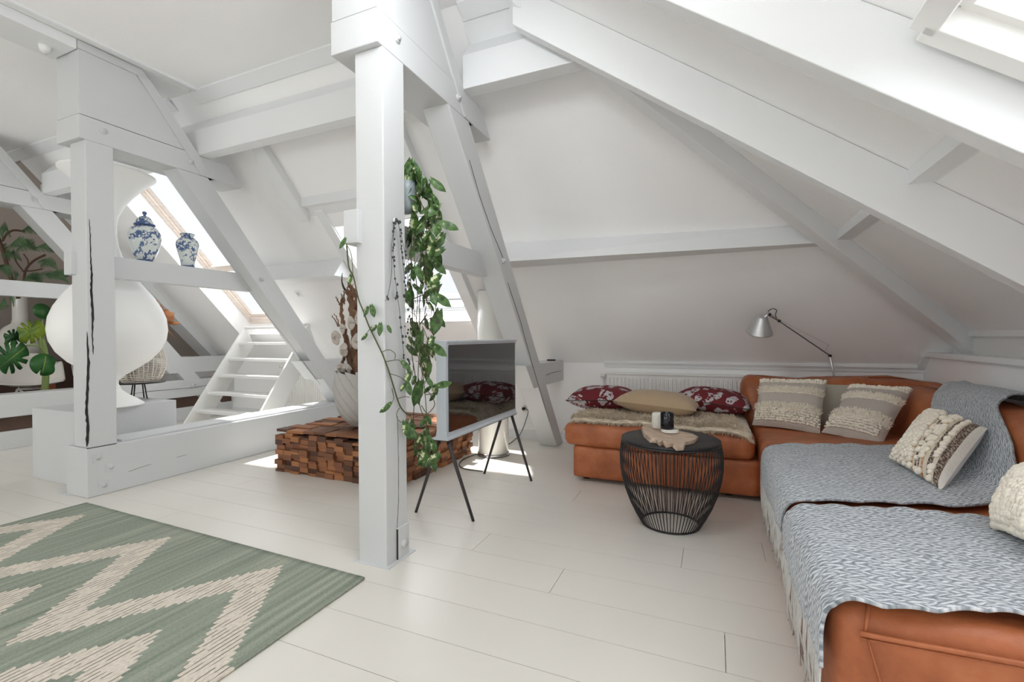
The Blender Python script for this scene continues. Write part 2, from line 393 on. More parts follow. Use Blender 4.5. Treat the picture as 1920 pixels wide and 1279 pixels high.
# floor with boards
BW = 0.2355; Y0 = 1.738 - 12 * BW * 2
fl = MB().box(XL, YB, -0.06, 2.2, 5.2, -0.012)
floor = struct('floor', fl, M['gap'])
joints = {8: [0.037, -3.1], 9: [-0.68, -3.9], 10: [-1.2, -4.4], 11: [-0.15, -2.9], 12: [0.243, -2.4], 6: [-0.3, -2.6], 7: [0.62, -2.0]}
rowi = 0
y = 1.738 - 22 * BW
rnd = random.Random(3)
k = 0
while y < 5.1:
    ya, yb = y + 0.0012, y + BW - 0.0012
    r = int(round((y - 1.738) / BW)) + 8
    if r in joints: cuts = sorted([XL] + [joints[r][0] + d for d in (-6.6, -3.3, 0)] + [2.2])
    else:
        o = rnd.uniform(0, 3.0); cuts = [XL] + [XL + o + 3.1 * j for j in range(5) if XL + o + 3.1 * j < 2.1 and XL + o + 3.1 * j > XL + 0.2] + [2.2]
    for a, b in zip(cuts[:-1], cuts[1:]):
        if a < XL - .01: continue
        MB().box(a + 0.0012, ya, -0.012, b - 0.0012, min(yb, 5.15), 0.0).build('floorboard', M['floor'], floor)
    y += BW

# far wall
struct('wall_far', MB().box(XL, 4.9, 0, 2.3, 5.0, 0.93), M['plaster'])
t = MB(); t.prism([(4.9, 0.835), (4.878, 0.835), (4.875, 0.855), (4.86, 0.875), (4.86, 0.893), (4.92, 0.9)], 'x', -1.05, 1.60)
struct('trim_1', t, M['paint'])
struct('baseboard_far', MB().box(XL, 4.885, 0, 1.6, 4.9, 0.10), M['paint'])
struct('wall_right', MB().box(1.6, YB, 0, 1.66, 4.9, 0.965), M['plaster'])
struct('wall_knee_right', MB().box(1.735, YB, 0.98, 1.80, 4.75, 1.30), M['paint_side'])
struct('trim_2', MB().box(1.70, YB, z2(XE) - 0.02, 1.735, 4.6, z2(XE) + 0.02), M['paint'])
struct('trim_3', MB().box(1.568, YB, 0.968, 1.80, 4.84, 1.008), M['paint'], bevel=0.006)
struct('wall_left', MB().box(XL - 0.1, YB, 0, XL, 5.0, 3.4), M['taupe'])
wb = MB(); Z = z3(YB) if False else 2.2
for a_, b_, c_, d_ in ((XL, 2.3, 0, 1.15), (XL, -7.6, 1.15, Z), (-5.2, -2.6, 1.15, Z), (-0.2, 2.3, 1.15, Z), (XL, 2.3, 2.15, 2.3)): wb.box(a_, YB - 0.1, c_, b_, YB, d_)
struct('wall_back', wb, M['plaster'])  # its two openings are added to let in the extra daylight
# sloping trim where the far slope meets the right wall
t = MB(); t.prism([(4.89, 0.87), (4.80, 0.965), (4.77, 0.955), (4.86, 0.86)], 'x', 1.55, 1.60); struct('trim_4', t, M['paint'])

S1 = (-6.22, -4.93, 2.95, 4.58)      # skylight openings in the far slope: x0, x1, y0, y1
S2 = (-3.49, -2.36, 3.60, 4.47)
def slope_patch(mb, x0, x1, y0, y1, zf=z1):
    mb.add([(x0, y0, zf(y0)), (x1, y0, zf(y0)), (x1, y1, zf(y1)), (x0, y1, zf(y1))], [(0, 1, 2, 3)])
g = MB(); slope_patch(g, XL, -7.35, YC, 4.92); struct('ceiling_slope_taupe', g, M['taupe'])
g = MB()
slope_patch(g, -7.35, S1[0], YC, 4.92)
slope_patch(g, S1[0], S1[1], YC, S1[2]); slope_patch(g, S1[0], S1[1], S1[3], 4.92)
slope_patch(g, S1[1], S2[0], YC, 4.92)
slope_patch(g, S2[0], S2[1], YC, S2[2]); slope_patch(g, S2[0], S2[1], S2[3], 4.92)
yb = 4.92
g.add([(S2[1], YC, ZC), (XC2, YC, ZC), (hipx(yb), yb, z1(yb)), (S2[1], yb, z1(yb))], [(0, 1, 2, 3)])
struct('ceiling_slope_far', g, M['plaster'])
g = MB(); g.add([(XC2, YC, ZC), (hipx(4.92), 4.92, z1(4.92)), (hipx(4.92), 1.665, z2(hipx(4.92))), (XC2, 1.665, ZC)], [(0, 1, 2, 3)])
def s2p(x0, x1, y0, y1): g.add([(x0, y0, z2(x0)), (x1, y0, z2(x1)), (x1, y1, z2(x1)), (x0, y1, z2(x0))], [(0, 1, 2, 3)])
S3 = (0.56, 1.46, 0.55, 1.62)
S4 = (0.40, 1.46, -1.6, -0.4)
s2p(XC2, S4[0], YB, 1.665); s2p(S4[0], S3[0], S4[3], 1.665); s2p(S3[0], 2.2, S3[3], 1.665); s2p(S3[1], 2.2, YB, S3[3]); s2p(S3[0], S3[1], S4[3], S3[2]); s2p(S4[0], S4[1], YB, S4[2])
struct('ceiling_slope_right', g, M['plaster'])
g = MB(); g.box(XL, -1.2, ZC, XC2, YC, ZC + 0.05); struct('ceiling', g, M['plaster'])
# slope behind the camera with three skylight openings
g = MB(); xs = [XL, -7.5, -5.7, -4.5, -2.7, -1.5, 0.3, 2.2]
ya, yb3 = -2.55, -1.55
g.add([(XL, -1.2, ZC), (2.2, -1.2, ZC), (2.2, yb3, z3(yb3)), (XL, yb3, z3(yb3))], [(0, 1, 2, 3)])
g.add([(XL, ya, z3(ya)), (2.2, ya, z3(ya)), (2.2, YB, z3(YB)), (XL, YB, z3(YB))], [(0, 1, 2, 3)])
for i in (0, 2, 4, 6): g.add([(xs[i], ya, z3(ya)), (xs[i + 1], ya, z3(ya)), (xs[i + 1], yb3, z3(yb3)), (xs[i], yb3, z3(yb3))], [(0, 1, 2, 3)])
struct('ceiling_slope_back', g, M['plaster'])

# ------------------------------------------------------------------ skylights
def skylight(name, fn, n, up, x0, x1, a0, a1, depth, frame, rails=(), fw=0.055, fh=0.05, wood=M['pine']):
    """fn(x, a) is a point of the inner roof surface; n the outward normal"""
    dv = n * depth
    P = [fn(x0, a0), fn(x1, a0), fn(x1, a1), fn(x0, a1)]
    rv = MB()
    for i in range(4):
        a, b = P[i], P[(i + 1) % 4]; rv.add([a, b, b + dv, a + dv], [(0, 1, 2, 3)])
    root = rv.build(name, M['plaster'], fix=False); root['kind'] = 'structure'
    Q = [p + dv for p in P]
    def fr(a, b, w, h, off=0.0):
        a, b = Vector(a) + n * off, Vector(b) + n * off; m = MB(); m.bar(a, b, w, h, up=n); return m.build('window_frame', wood, root, bevel=0.004)
    c = sum(Q, Vector()) / 4
    def shr(p, d): return p + (c - p).normalized() * d
    for lay, (d, w, h, off) in enumerate(frame):
        R = [shr(p, d) for p in Q]
        for i in range(4): fr(R[i], R[(i + 1) % 4], w, h, off)
    for t in rails:
        a = Q[0].lerp(Q[3], t); b = Q[1].lerp(Q[2], t); fr(a, b, 0.07, 0.06, 0.0)
        fr(a + (Q[3] - Q[0]).normalized() * 0.06, b + (Q[3] - Q[0]).normalized() * 0.06, 0.035, 0.05, 0.03)
    m = MB(); m.add([q + n * 0.035 for q in Q], [(0, 1, 2, 3)]); m.build('pane', M['glass'], root, fix=False)
    # dark rubber line round the pane
    R = [shr(p, 0.16) for p in Q]
    for i in range(4):
        m = MB(); m.bar(R[i] + n * 0.02, R[(i + 1) % 4] + n * 0.02, 0.006, 0.012, up=n); m.build('gasket', M['rubber'], root)
    return root
f1 = lambda x, y: Vector((x, y, z1(y))); f2 = lambda y, x: Vector((x, y, z2(x))); f3 = lambda x, y: Vector((x, y, z3(y)))
skylight('window_1', f1, N1, 'y', S1[0], S1[1], S1[2], S1[3], 0.27, [(0.03, 0.06, 0.05, -0.015), (0.09, 0.05, 0.06, 0.005), (0.145, 0.045, 0.04, 0.02)], rails=(0.60,))
skylight('window_2', f1, N1, 'y', S2[0], S2[1], S2[2], S2[3], 0.22, [(0.0, 0.05, 0.05, -0.01), (0.06, 0.04, 0.06, 0.01)], wood=M['paint'])
skylight('window_3', f2, N2, 'x', S3[2], S3[3], S3[0], S3[1], 0.06, [(0.0, 0.07, 0.13, -0.06), (0.055, 0.045, 0.08, -0.02)], wood=M['white_metal'])
for i, (a, b) in enumerate(((-7.5, -5.7), (-4.5, -2.7), (-1.5, 0.3))):
    skylight('window_%d' % (4 + i), f3, N3, 'y', a, b, -2.55, -1.55, 0.15, [(0.0, 0.05, 0.05, 0)], wood=M['white_metal'])

skylight('window_7', f2, N2, 'x', S4[2], S4[3], S4[0], S4[1], 0.06, [(0.0, 0.07, 0.13, -0.06)], wood=M['white_metal'])
# ------------------------------------------------------------------ roof trusses
CR = random.Random(11)
def crack(mb_parent, pts, w, name='crack'):
    """thin dark shrinkage crack set in the face of a timber (pts 3D, in the x = const face)"""
    m = MB()
    for a, b in zip(pts[:-1], pts[1:]):
        a, b = Vector(a[:3]), Vector(b[:3])
        m.bar(a, b, w, 0.004, up=(1, 0, 0))
    return m.build(name, M['crack'], mb_parent)
def truss(xr, label, post_w=0.175, post_z=0.0, tie=False, stub=(0.68, 0.90), stub_y=3.78, post=True, coll=(1.63, 1.80)):
    T = thing('roof_truss', label, 'truss', (xr, 1.95, 0))
    xl = xr - 0.30
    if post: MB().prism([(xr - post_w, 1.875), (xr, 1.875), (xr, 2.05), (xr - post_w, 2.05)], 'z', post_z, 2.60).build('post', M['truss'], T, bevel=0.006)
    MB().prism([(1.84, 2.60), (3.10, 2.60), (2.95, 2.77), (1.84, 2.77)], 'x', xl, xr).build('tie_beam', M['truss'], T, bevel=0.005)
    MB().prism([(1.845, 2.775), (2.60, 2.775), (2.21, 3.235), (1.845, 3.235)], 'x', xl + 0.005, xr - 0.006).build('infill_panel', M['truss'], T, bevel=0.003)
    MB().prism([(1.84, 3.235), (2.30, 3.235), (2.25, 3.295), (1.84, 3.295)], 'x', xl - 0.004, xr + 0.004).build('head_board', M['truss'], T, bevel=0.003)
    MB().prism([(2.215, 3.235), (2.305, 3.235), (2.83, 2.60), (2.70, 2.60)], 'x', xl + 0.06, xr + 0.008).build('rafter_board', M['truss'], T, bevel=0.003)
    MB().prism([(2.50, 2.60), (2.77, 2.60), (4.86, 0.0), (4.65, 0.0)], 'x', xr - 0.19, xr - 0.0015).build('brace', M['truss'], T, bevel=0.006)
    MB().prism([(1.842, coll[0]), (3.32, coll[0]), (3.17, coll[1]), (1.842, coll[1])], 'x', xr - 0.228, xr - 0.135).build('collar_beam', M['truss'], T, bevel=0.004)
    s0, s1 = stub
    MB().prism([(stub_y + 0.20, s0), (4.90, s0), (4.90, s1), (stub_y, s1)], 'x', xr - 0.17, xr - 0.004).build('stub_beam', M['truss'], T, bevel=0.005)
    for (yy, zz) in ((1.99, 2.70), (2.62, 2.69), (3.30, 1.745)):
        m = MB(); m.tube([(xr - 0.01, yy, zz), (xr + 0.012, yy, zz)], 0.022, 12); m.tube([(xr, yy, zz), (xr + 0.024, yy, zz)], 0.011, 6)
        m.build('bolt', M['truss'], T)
    return T
T1 = truss(-1.50, 'white timber roof truss nearest the camera, its post hung with trailing plants')
T2 = truss(-4.157, 'white timber roof truss whose collar beam carries two blue and white vases', post_w=0.20, post_z=0.363)
T3 = truss(-6.81, 'white timber roof truss farthest left, half hidden behind the white hourglass sculpture')
def fcrack(T, x, pts, w=0.004):
    """tapered shrinkage crack lying in the x = const face"""
    m = MB(); n = len(pts); ws = [w] * n if isinstance(w, (int, float)) else list(w) + [w[-1]] * (n - len(w))
    P, Wd = [], []
    for k in range(n - 1):
        for q in range(5):
            t = q / 5; P.append((pts[k][0] + (pts[k + 1][0] - pts[k][0]) * t, pts[k][1] + (pts[k + 1][1] - pts[k][1]) * t)); Wd.append((ws[k] * (1 - t) + ws[k + 1] * t) * (0.55 + 0.45 * abs(math.sin(len(P) * 1.9))))
    P.append(pts[-1]); Wd.append(ws[-1] * .2); Wd[0] *= .2
    P = [(a + 0.0015 * math.sin(k * 2.7) * min(1, Wd[k] / .004), b) for k, (a, b) in enumerate(P)]
    N_ = len(P)
    d = Vector((0, P[-1][0] - P[0][0], P[-1][1] - P[0][1])).normalized(); sd = Vector((0, -d.z, d.y))
    L = [Vector((x, a, b)) - sd * Wd[k] * .5 for k, (a, b) in enumerate(P)]; Rr = [Vector((x, a, b)) + sd * Wd[k] * .5 for k, (a, b) in enumerate(P)]
    e = Vector((0.0014, 0, 0))
    m.add([q + e for q in L] + [q + e for q in Rr] + [q - e for q in L] + [q - e for q in Rr],
          [f for k in range(N_ - 1) for f in ((k, N_ + k, N_ + k + 1, k + 1), (2 * N_ + k, 2 * N_ + k + 1, 3 * N_ + k + 1, 3 * N_ + k), (k, k + 1, 2 * N_ + k + 1, 2 * N_ + k), (N_ + k, 3 * N_ + k, 3 * N_ + k + 1, N_ + k + 1))])
    m.build('crack', M['crack'], T)
def px_pts(x, pts): return [(at(a, b, 'x', x).y, at(a, b, 'x', x).z) for a, b in pts]
# cracks seen in the posts and brace
fcrack(T2, -4.157, px_pts(-4.157, [(167, 410), (169, 440), (170, 487), (172, 515), (171, 545), (174, 590), (173, 630), (175, 665)]), [0.003, 0.006, 0.008, 0.014, 0.016, 0.018, 0.008])
fcrack(T2, -4.157, px_pts(-4.157, [(163, 622), (166, 680), (164, 730), (162, 770), (165, 800), (163, 838)]), [0.006, 0.018, 0.018, 0.018, 0.02])
fcrack(T2, -4.157, px_pts(-4.157, [(464, 542), (500, 590), (540, 640), (600, 720)]), 0.002)
fcrack(T1, -1.50, px_pts(-1.50, [(745, 780), (747, 860), (747, 940), (744, 1000)]), 0.0025)
fcrack(T1, -1.50, px_pts(-1.50, [(880, 300), (900, 370), (921, 430), (946, 490)]), 0.003)
fcrack(T1, -1.50, px_pts(-1.50, [(952, 530), (975, 600), (1000, 690), (1030, 790)]), 0.0035)
fcrack(T1, -1.50, px_pts(-1.50, [(1023, 704), (1035, 699), (1053, 695)]), 0.004)
fcrack(T2, -4.157, px_pts(-4.157, [(240, 885), (262, 877), (285, 870)]), 0.0025)
fcrack(T2, -4.157, px_pts(-4.157, [(330, 858), (352, 852)]), 0.002)
# plate and cover at the foot of the near post
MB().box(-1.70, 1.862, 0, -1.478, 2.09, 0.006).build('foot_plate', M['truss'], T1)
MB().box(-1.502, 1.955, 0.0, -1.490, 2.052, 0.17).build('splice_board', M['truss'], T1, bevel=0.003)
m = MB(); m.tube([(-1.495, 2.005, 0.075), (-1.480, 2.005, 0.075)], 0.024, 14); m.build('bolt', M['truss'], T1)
MB().box(-1.497, 1.952, 0.01, -1.4895, 1.956, 0.165).build('crack', M['crack'], T1)
# floor tie of the second truss and its bolts and patches
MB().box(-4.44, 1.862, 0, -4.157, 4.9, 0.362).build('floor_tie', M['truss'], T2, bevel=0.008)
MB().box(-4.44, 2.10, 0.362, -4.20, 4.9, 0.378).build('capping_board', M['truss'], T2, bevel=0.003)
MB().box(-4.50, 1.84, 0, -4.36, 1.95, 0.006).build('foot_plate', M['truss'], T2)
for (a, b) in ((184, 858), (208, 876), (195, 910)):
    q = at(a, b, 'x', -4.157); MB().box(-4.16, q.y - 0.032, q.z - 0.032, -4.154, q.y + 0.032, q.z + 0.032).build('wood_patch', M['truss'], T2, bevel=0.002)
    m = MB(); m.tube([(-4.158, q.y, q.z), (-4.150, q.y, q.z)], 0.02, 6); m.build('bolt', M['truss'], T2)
m = MB(); m.box(-4.159, 1.862, 0.3615, -4.1562, 2.045, 0.3655); m.build('joint', M['crack'], T2)
# raised and low ties of the third truss
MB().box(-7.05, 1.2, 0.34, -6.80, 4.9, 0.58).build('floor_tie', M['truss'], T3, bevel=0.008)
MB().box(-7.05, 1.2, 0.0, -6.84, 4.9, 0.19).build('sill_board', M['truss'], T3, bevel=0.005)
MB().box(-6.97, 1.2, 0.19, -6.87, 4.9, 0.34).build('gap_shade', M['brown'], T3)  # brown strip closing the open gap, dark to stand for its shadow
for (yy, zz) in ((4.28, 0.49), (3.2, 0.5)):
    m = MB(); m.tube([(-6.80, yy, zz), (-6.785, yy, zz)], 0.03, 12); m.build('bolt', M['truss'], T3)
fcrack(T3, -6.80, [(3.1, 0.43), (3.7, 0.47), (4.3, 0.46), (4.8, 0.50)], 0.006)

# ------------------------------------------------------------------ purlins, rafters, hip
def beam(poly, a, b, label, ax='x', name='purlin'):
    m = MB(); m.prism(poly, ax, a, b); return tag(m.build(name, M['paint'], bevel=0.004), label, 'beam')
up_poly = [(2.68, 2.772), (2.79, 2.772), (2.79, z1(2.79) - 0.01), (2.68, 2.99)]
beam(up_poly, -4.457, -1.80, 'white upper purlin resting on the tie beams between the two nearer trusses')
beam(up_poly, -6.81, -4.46, 'white upper purlin above the blue and white vases')
beam(up_poly, -1.498, -0.42, 'short white upper purlin running right from the near truss to the hip')
low_poly = [(3.70, 1.80), (4.02, 1.80), (3.84, z1(3.84) - 0.005), (3.835, z1(3.84) - 0.03)]
m = MB(); zt = z1(3.85)
m.hexa([(-1.95, 3.62, 1.80), (0.70, 3.875, 1.80), (0.76, 4.02, 1.80), (-1.95, 4.02, 1.80), (-1.95, 3.84, z1(3.84)), (0.64, 3.90, z1(3.90)), (0.66, 3.95, z1(3.95)), (-1.95, 3.95, z1(3.95))])
tag(m.build('purlin', M['paint'], bevel=0.004), 'long white lower purlin across the slope above the radiator', 'beam')
beam(low_poly, -4.90, -3.605, 'short white lower purlin beside the skylight behind the near post')
ed = lambda a, b, l: beam([(YC - 0.02, ZC - 0.006), (YC + 0.05, z1(YC + 0.05) - 0.004), (YC + 0.05, z1(YC + 0.05) - 0.03), (YC - 0.02, ZC - 0.03)], a, b, l, name='ceiling_moulding')
def cm(a, b, n):
    m = MB(); m.prism([(YC - 0.03, ZC), (YC + 0.06, z1(YC + 0.06)), (YC + 0.055, z1(YC + 0.055) - 0.02), (YC - 0.03, ZC - 0.015)], 'x', a, b); struct('trim_%d' % n, m, M['paint'])
cm(XL, -4.46, 5); cm(-4.157, -1.8, 6); cm(-1.5, XC2, 7)
m = MB(); m.box(-4.10, -1.2, ZC - 0.02, -4.05, YC, ZC); struct('trim_8', m, M['paint'])
m = MB(); m.box(-4.48, -1.2, ZC - 0.075, -4.157, 1.838, ZC); tag(m.build('ceiling_beam', M['paint'], bevel=0.006), 'flat white ceiling beam running forward from the second truss, top left', 'beam')
# framed flap panel between the near truss and the hip
m = MB(); m.prism([(2.74, z1(2.74)), (2.70, z1(2.70) - 0.03), (2.95, z1(2.95) - 0.03), (2.97, z1(2.97))], 'x', -1.5, -0.78); struct('trim_9', m, M['paint'])

def rafter2(ya_, yb_, off, x0, x1, label):
    m = MB(); z = lambda x: 1.07 + 0.741 * (1.85 - x) - off
    m.hexa([(x0, ya_, z(x0)), (x1, ya_, z(x1)), (x1, yb_, z(x1)), (x0, yb_, z(x0)), (x0, ya_, z2(x0) - 0.002), (x1, ya_, z2(x1) - 0.002), (x1, yb_, z2(x1) - 0.002), (x0, yb_, z2(x0) - 0.002)])
    return tag(m.build('rafter', M['paint'], bevel=0.004), label, 'beam')
rafter2(2.535, 2.615, 0.249, -1.08, 1.72, 'white rafter crossing the right slope just right of the hip beam')
rafter2(1.68, 1.755, 0.249, -1.10, 1.72, 'white rafter beside the right skylight, its side lit bright')
rafter2(0.42, 0.49, 0.249, -1.10, 1.72, 'white rafter on the camera side of the right skylight')
# hip beam
A, B = Vector((-1.16, 2.64, 3.3)), Vector((1.72, 4.63, 1.165)); B = A + (B - A) * 1.09; nl = Vector((-0.567, 0.823, 0))
def hp(P, s_, d): return P + nl * s_ - Vector((0, 0, d))
m = MB(); m.hexa([hp(A, -.065, .2), hp(B, -.065, .2), hp(B, -.165, .2), hp(A, -.165, .2), hp(A, -.065, -.0), hp(B, -.065, 0), hp(B, -.165, .07), hp(A, -.165, .07)])
tag(m.build('hip_beam', M['paint'], bevel=0.004), 'long white hip beam running diagonally down to the right shelf', 'beam')
def sidepurlin(y0, y1, label):
    m = MB(); m.prism([(0.775, 1.80), (0.868, 1.80), (0.868, z2(0.868) - 0.002), (0.775, z2(0.775) - 0.002)], 'y', y0, y1)
    tag(m.build('side_purlin', M['paint'], bevel=0.004), label, 'beam')
sidepurlin(2.60, 3.93, 'short white purlin piece between the hip beam and the first rafter')
sidepurlin(1.757, 2.548, 'short white purlin piece between the two rafters at upper right')
sidepurlin(0.49, 0.50, 'purlin end at the skylight') if False else None
# rafters in the left bays
def rafter1(x0, x1, y0, y1, d, label):
    m = MB(); m.hexa([(x0, y0, z1(y0) - d), (x1, y0, z1(y0) - d), (x1, y1, z1(y1) - d), (x0, y1, z1(y1) - d), (x0, y0, z1(y0) - 0.001), (x1, y0, z1(y0) - 0.001), (x1, y1, z1(y1) - 0.001), (x0, y1, z1(y1) - 0.001)])
    tag(m.build('rafter', M['paint'], bevel=0.004), label, 'beam')
rafter1(-3.82, -3.68, 2.80, 3.45, 0.12, 'short white rafter above the skylight behind the near post')
rafter1(-3.60, -3.495, 3.45, 4.86, 0.035, 'white trimmer rafter at the left edge of the middle skylight')
m = MB(); m.prism([(3.36, z1(3.36) - 0.09), (3.42, z1(3.36) - 0.09), (3.50, z1(3.50) - 0.001), (3.36, z1(3.36) - 0.001)], 'x', -3.84, -2.3)
tag(m.build('trimmer_beam', M['paint'], bevel=0.004), 'white horizontal trimmer beam over the middle skylight', 'beam')
rafter1(-7.40, -7.10, 2.9, 4.86, 0.13, 'wide white rafter between the taupe slope and the left skylight')
rafter1(-2.36, -2.24, 3.0, 4.86, 0.12, 'white rafter between the middle skylight and the standing cylinder lamp')

# ------------------------------------------------------------------ radiators
def radiator(x0, x1, z0, z1_, y, label, valve=True):
    r = thing('radiator', label, 'radiator', (x0, y, z0))
    MB().box(x0, y - 0.02, z0, x1, y + 0.02, z1_).build('panel', M['white_metal'], r, bevel=0.005)
    m = MB(); n = int((x1 - x0) / 0.038)
    for i in range(n):
        xx = x0 + 0.035 + i * 0.038; m.hexa([(xx - .011, y - 0.021, z0 + 0.04), (xx + .011, y - 0.021, z0 + 0.04), (xx + .006, y - 0.034, z0 + 0.05), (xx - .006, y - 0.034, z0 + 0.05), (xx - .011, y - 0.021, z1_ - 0.04), (xx + .011, y - 0.021, z1_ - 0.04), (xx + .006, y - 0.034, z1_ - 0.05), (xx - .006, y - 0.034, z1_ - 0.05)])
    m.build('ribs', M['white_metal'], r, kind='stuff')
    m = MB(); m.box(x0 - 0.004, y - 0.036, z1_ - 0.012, x1 + 0.004, y + 0.05, z1_ + 0.006); m.build('top_grille', M['white_metal'], r, bevel=0.003)
    m = MB(); m.tube([(x0 - 0.03, y + 0.0, z1_ - 0.03), (x0 - 0.03, y, 0.0)], 0.008, 8); m.build('pipe', M['white_metal'], r)
    if valve:
        m = MB(); m.tube([(x0, y - 0.005, z1_ - 0.03), (x0 - 0.04, y - 0.005, z1_ - 0.03)], 0.014, 10); m.tube([(x0 - 0.03, y, z1_ - 0.03), (x0 - 0.03, y - 0.04, z1_ - 0.03), (x0 - 0.03, y - 0.075, z1_ - 0.03)], [0.018, 0.026, 0.022], 12); m.build('valve', M['glossy_white'], r)
    return r
radiator(-1.02, 0.62, 0.18, 0.775, 4.84, 'white panel radiator behind the leather sofa')
radiator(-5.62, -4.62, 0.20, 0.78, 4.84, 'white panel radiator behind the open stairs')

# ------------------------------------------------------------------ open stairs to the skylight
st = thing('loft_stairs', 'white open-tread wooden stairs leading up to the left skylight', 'stairs', (-5.37, 3.9, 0))
sl = (0.21 / 0.145)
def stringer(xa, xb):
    y0 = 3.758 - 0.262 / sl + 0.0; 
    MB().prism([(y0 - 0.03, 0.0), (y0 + 0.27, 0.0), (y0 + 0.27 + 1.06 / sl, 1.06), (y0 - 0.03 + 1.33 / sl, 1.33), (y0 - 0.03 + 1.31 / sl, 1.33)], 'x', xa, xb).build('stringer', M['paint_side'], st, bevel=0.004)
stringer(-5.97, -5.94); stringer(-4.80, -4.77)
for i in range(6):
    yy = 3.765 + 0.145 * i; zz = 0.262 + 0.2105 * i
    d = 0.22 if i < 5 else 0.14
    MB().box(-5.94, yy, zz - 0.033, -4.80, min(yy + d, 4.44), zz).build('tread', M['paint_side'], st, bevel=0.003)

# ------------------------------------------------------------------ soft shapes
def puff(lo, hi, r, p=0.0, n=12, fn=None, wr=0.0, ws=4.0, seed=0):
    """rounded box with domed top and wrinkles; returns MB"""
    lo, hi = Vector(lo), Vector(hi); m = MB(); L = hi - lo; c = (lo + hi) / 2
    nn = [max(3, min(40, int(round(L[i] / max(L) * n)) + 3)) for i in range(3)]
    def tpos(k, N, l, h):      # denser near the edges
        t = k / N; q = 0.5 - 0.5 * math.cos(PI * t); t = 0.5 * t + 0.5 * q; return l + (h - l) * t
    def pt(x, y, z):
        q = Vector((x, y, z)); i = Vector([min(max(q[a], lo[a] + r), hi[a] - r) for a in range(3)]); d = q - i
        if d.length > 1e-9: q = i + d.normalized() * r
        u = (q.x - c.x) / (L.x / 2); v = (q.y - c.y) / (L.y / 2); w = (q.z - c.z) / (L.z / 2)
        if p: q.z += p * max(0, 1 - u * u) * max(0, 1 - v * v) * (1 if w > 0.2 else 0)
        if wr:
            nz = noise.noise(Vector((q.x * ws + seed, q.y * ws, q.z * ws))) + 0.5 * noise.noise(Vector((q.x * ws * 2.3, q.y * ws * 2.3 + seed, q.z * ws * 2)))
            o = Vector((u * abs(u) ** 3, v * abs(v) ** 3, w * abs(w)))
            if o.length > 1e-6: q += o.normalized() * nz * wr
        return fn(q) if fn else q
    ax = [(0, 1, 2), (1, 2, 0), (2, 0, 1)]
    for a, b, k in ax:
        for side in (lo[k], hi[k]):
            def f(s, t, a=a, b=b, k=k, side=side):
                q = [0, 0, 0]; q[a] = tpos(s * nn[a], nn[a], lo[a], hi[a]); q[b] = tpos(t * nn[b], nn[b], lo[b], hi[b]); q[k] = side; return pt(*q)
            m.grid(f, nn[a], nn[b])
    return m
def weld(m): return m

# ------------------------------------------------------------------ corner sofa
sofa = thing('corner_sofa', 'cognac leather corner sofa along the far and right walls', 'sofa', (0.6, 3.6, 0))
puff((-1.035, 3.60, 0.03), (0.30, 4.74, 0.285), 0.025, n=14).build('base', M['leather'], sofa)
puff((-1.10, 3.565, 0.283), (0.265, 4.76, 0.462), 0.055, p=0.012, n=22, wr=0.007, ws=5, seed=3).build('seat_cushion', M['leather'], sofa)
puff((0.285, 1.42, 0.02), (1.30, 4.66, 0.458), 0.062, p=0.014, n=38, wr=0.006, ws=3.2, seed=9).build('seat_block', M['leather'], sofa)
def lean(q):
    t = max(0, (q.z - 0.42) / 0.38); q.y += 0.10 * t * (1 if q.y < 4.5 else 0.2); q.z += 0.012 * math.sin(q.x * 7) * t; return q
puff((0.225, 4.26, 0.30), (1.60, 4.74, 0.80), 0.085, n=30, wr=0.018, ws=4.2, seed=5, fn=lean).build('backrest', M['leather'], sofa)
def lean2(q):
    t = max(0, (q.z - 0.42) / 0.36); q.x += 0.13 * t * (1 if q.x < 1.35 else 0.1); return q
puff((1.13, 1.42, 0.30), (1.555, 4.60, 0.775), 0.09, n=44, wr=0.010, ws=3.4, seed=8, fn=lean2).build('backrest', M['leather'], sofa)
m = MB()
m.tube([(0.335, 1.405, 0.405), (0.36, 1.398, 0.408), (0.7, 1.400, 0.415), (1.2, 1.405, 0.415)], 0.0065, 8)
m.tube([(0.335, 1.41, 0.39), (0.36, 1.405, 0.393), (0.7, 1.407, 0.40), (1.2, 1.41, 0.40)], 0.004, 6)
m.tube([(0.345, 1.406, 0.40), (0.352, 1.42, 0.435), (0.37, 1.47, 0.468)], 0.004, 6)
m.tube([(0.350, 1.404, 0.395), (0.395, 1.412, 0.22), (0.43, 1.418, 0.04)], 0.003, 6)
m.build('piping', M['leather'], sofa)
for x_, y_ in ((-0.95, 3.72), (-0.95, 4.62), (0.1, 3.72), (0.4, 1.6), (0.42, 3.4)):
    m = MB(); m.lathe([(0.028, 0.0), (0.028, 0.035)], (x_, y_, 0), 12); m.build('foot', M['black'], sofa)

# ------------------------------------------------------------------ sheepskin
FR = random.Random(5)
def skin_top(u, v):
    x = -1.10 + 1.34 * u; y = 3.61 + 1.0 * v
    e = 0.06 * noise.noise(Vector((u * 5, v * 5, 2)))
    if v < 0.5: y += 0.07 * noise.noise(Vector((u * 6, 0, 7))) * (1 - v * 2) - 0.04 * (1 - 2 * v) * (u - 0.5) * 4 * 0.5
    z = 0.497 + 0.014 * noise.noise(Vector((x * 9, y * 9, 0)))
    if u < 0.05: z -= (0.05 - u) * 1.8; x += 0.0; x -= (0.05 - u) * 0.35
    if v < 0.05: z -= (0.05 - v) * 0.35
    if u > 0.93: z -= (u - 0.93) * 0.5
    return Vector((x, y, z))
skin = thing('sheepskin', 'shaggy oatmeal sheepskin spread over the left seat of the sofa', 'sheepskin', (-0.4, 4.1, 0.49))
m = MB(); m.grid(skin_top, 60, 36); m.build('hide', M['fur'], skin, solid=0.02)
m = MB(); vs, fs = [], []
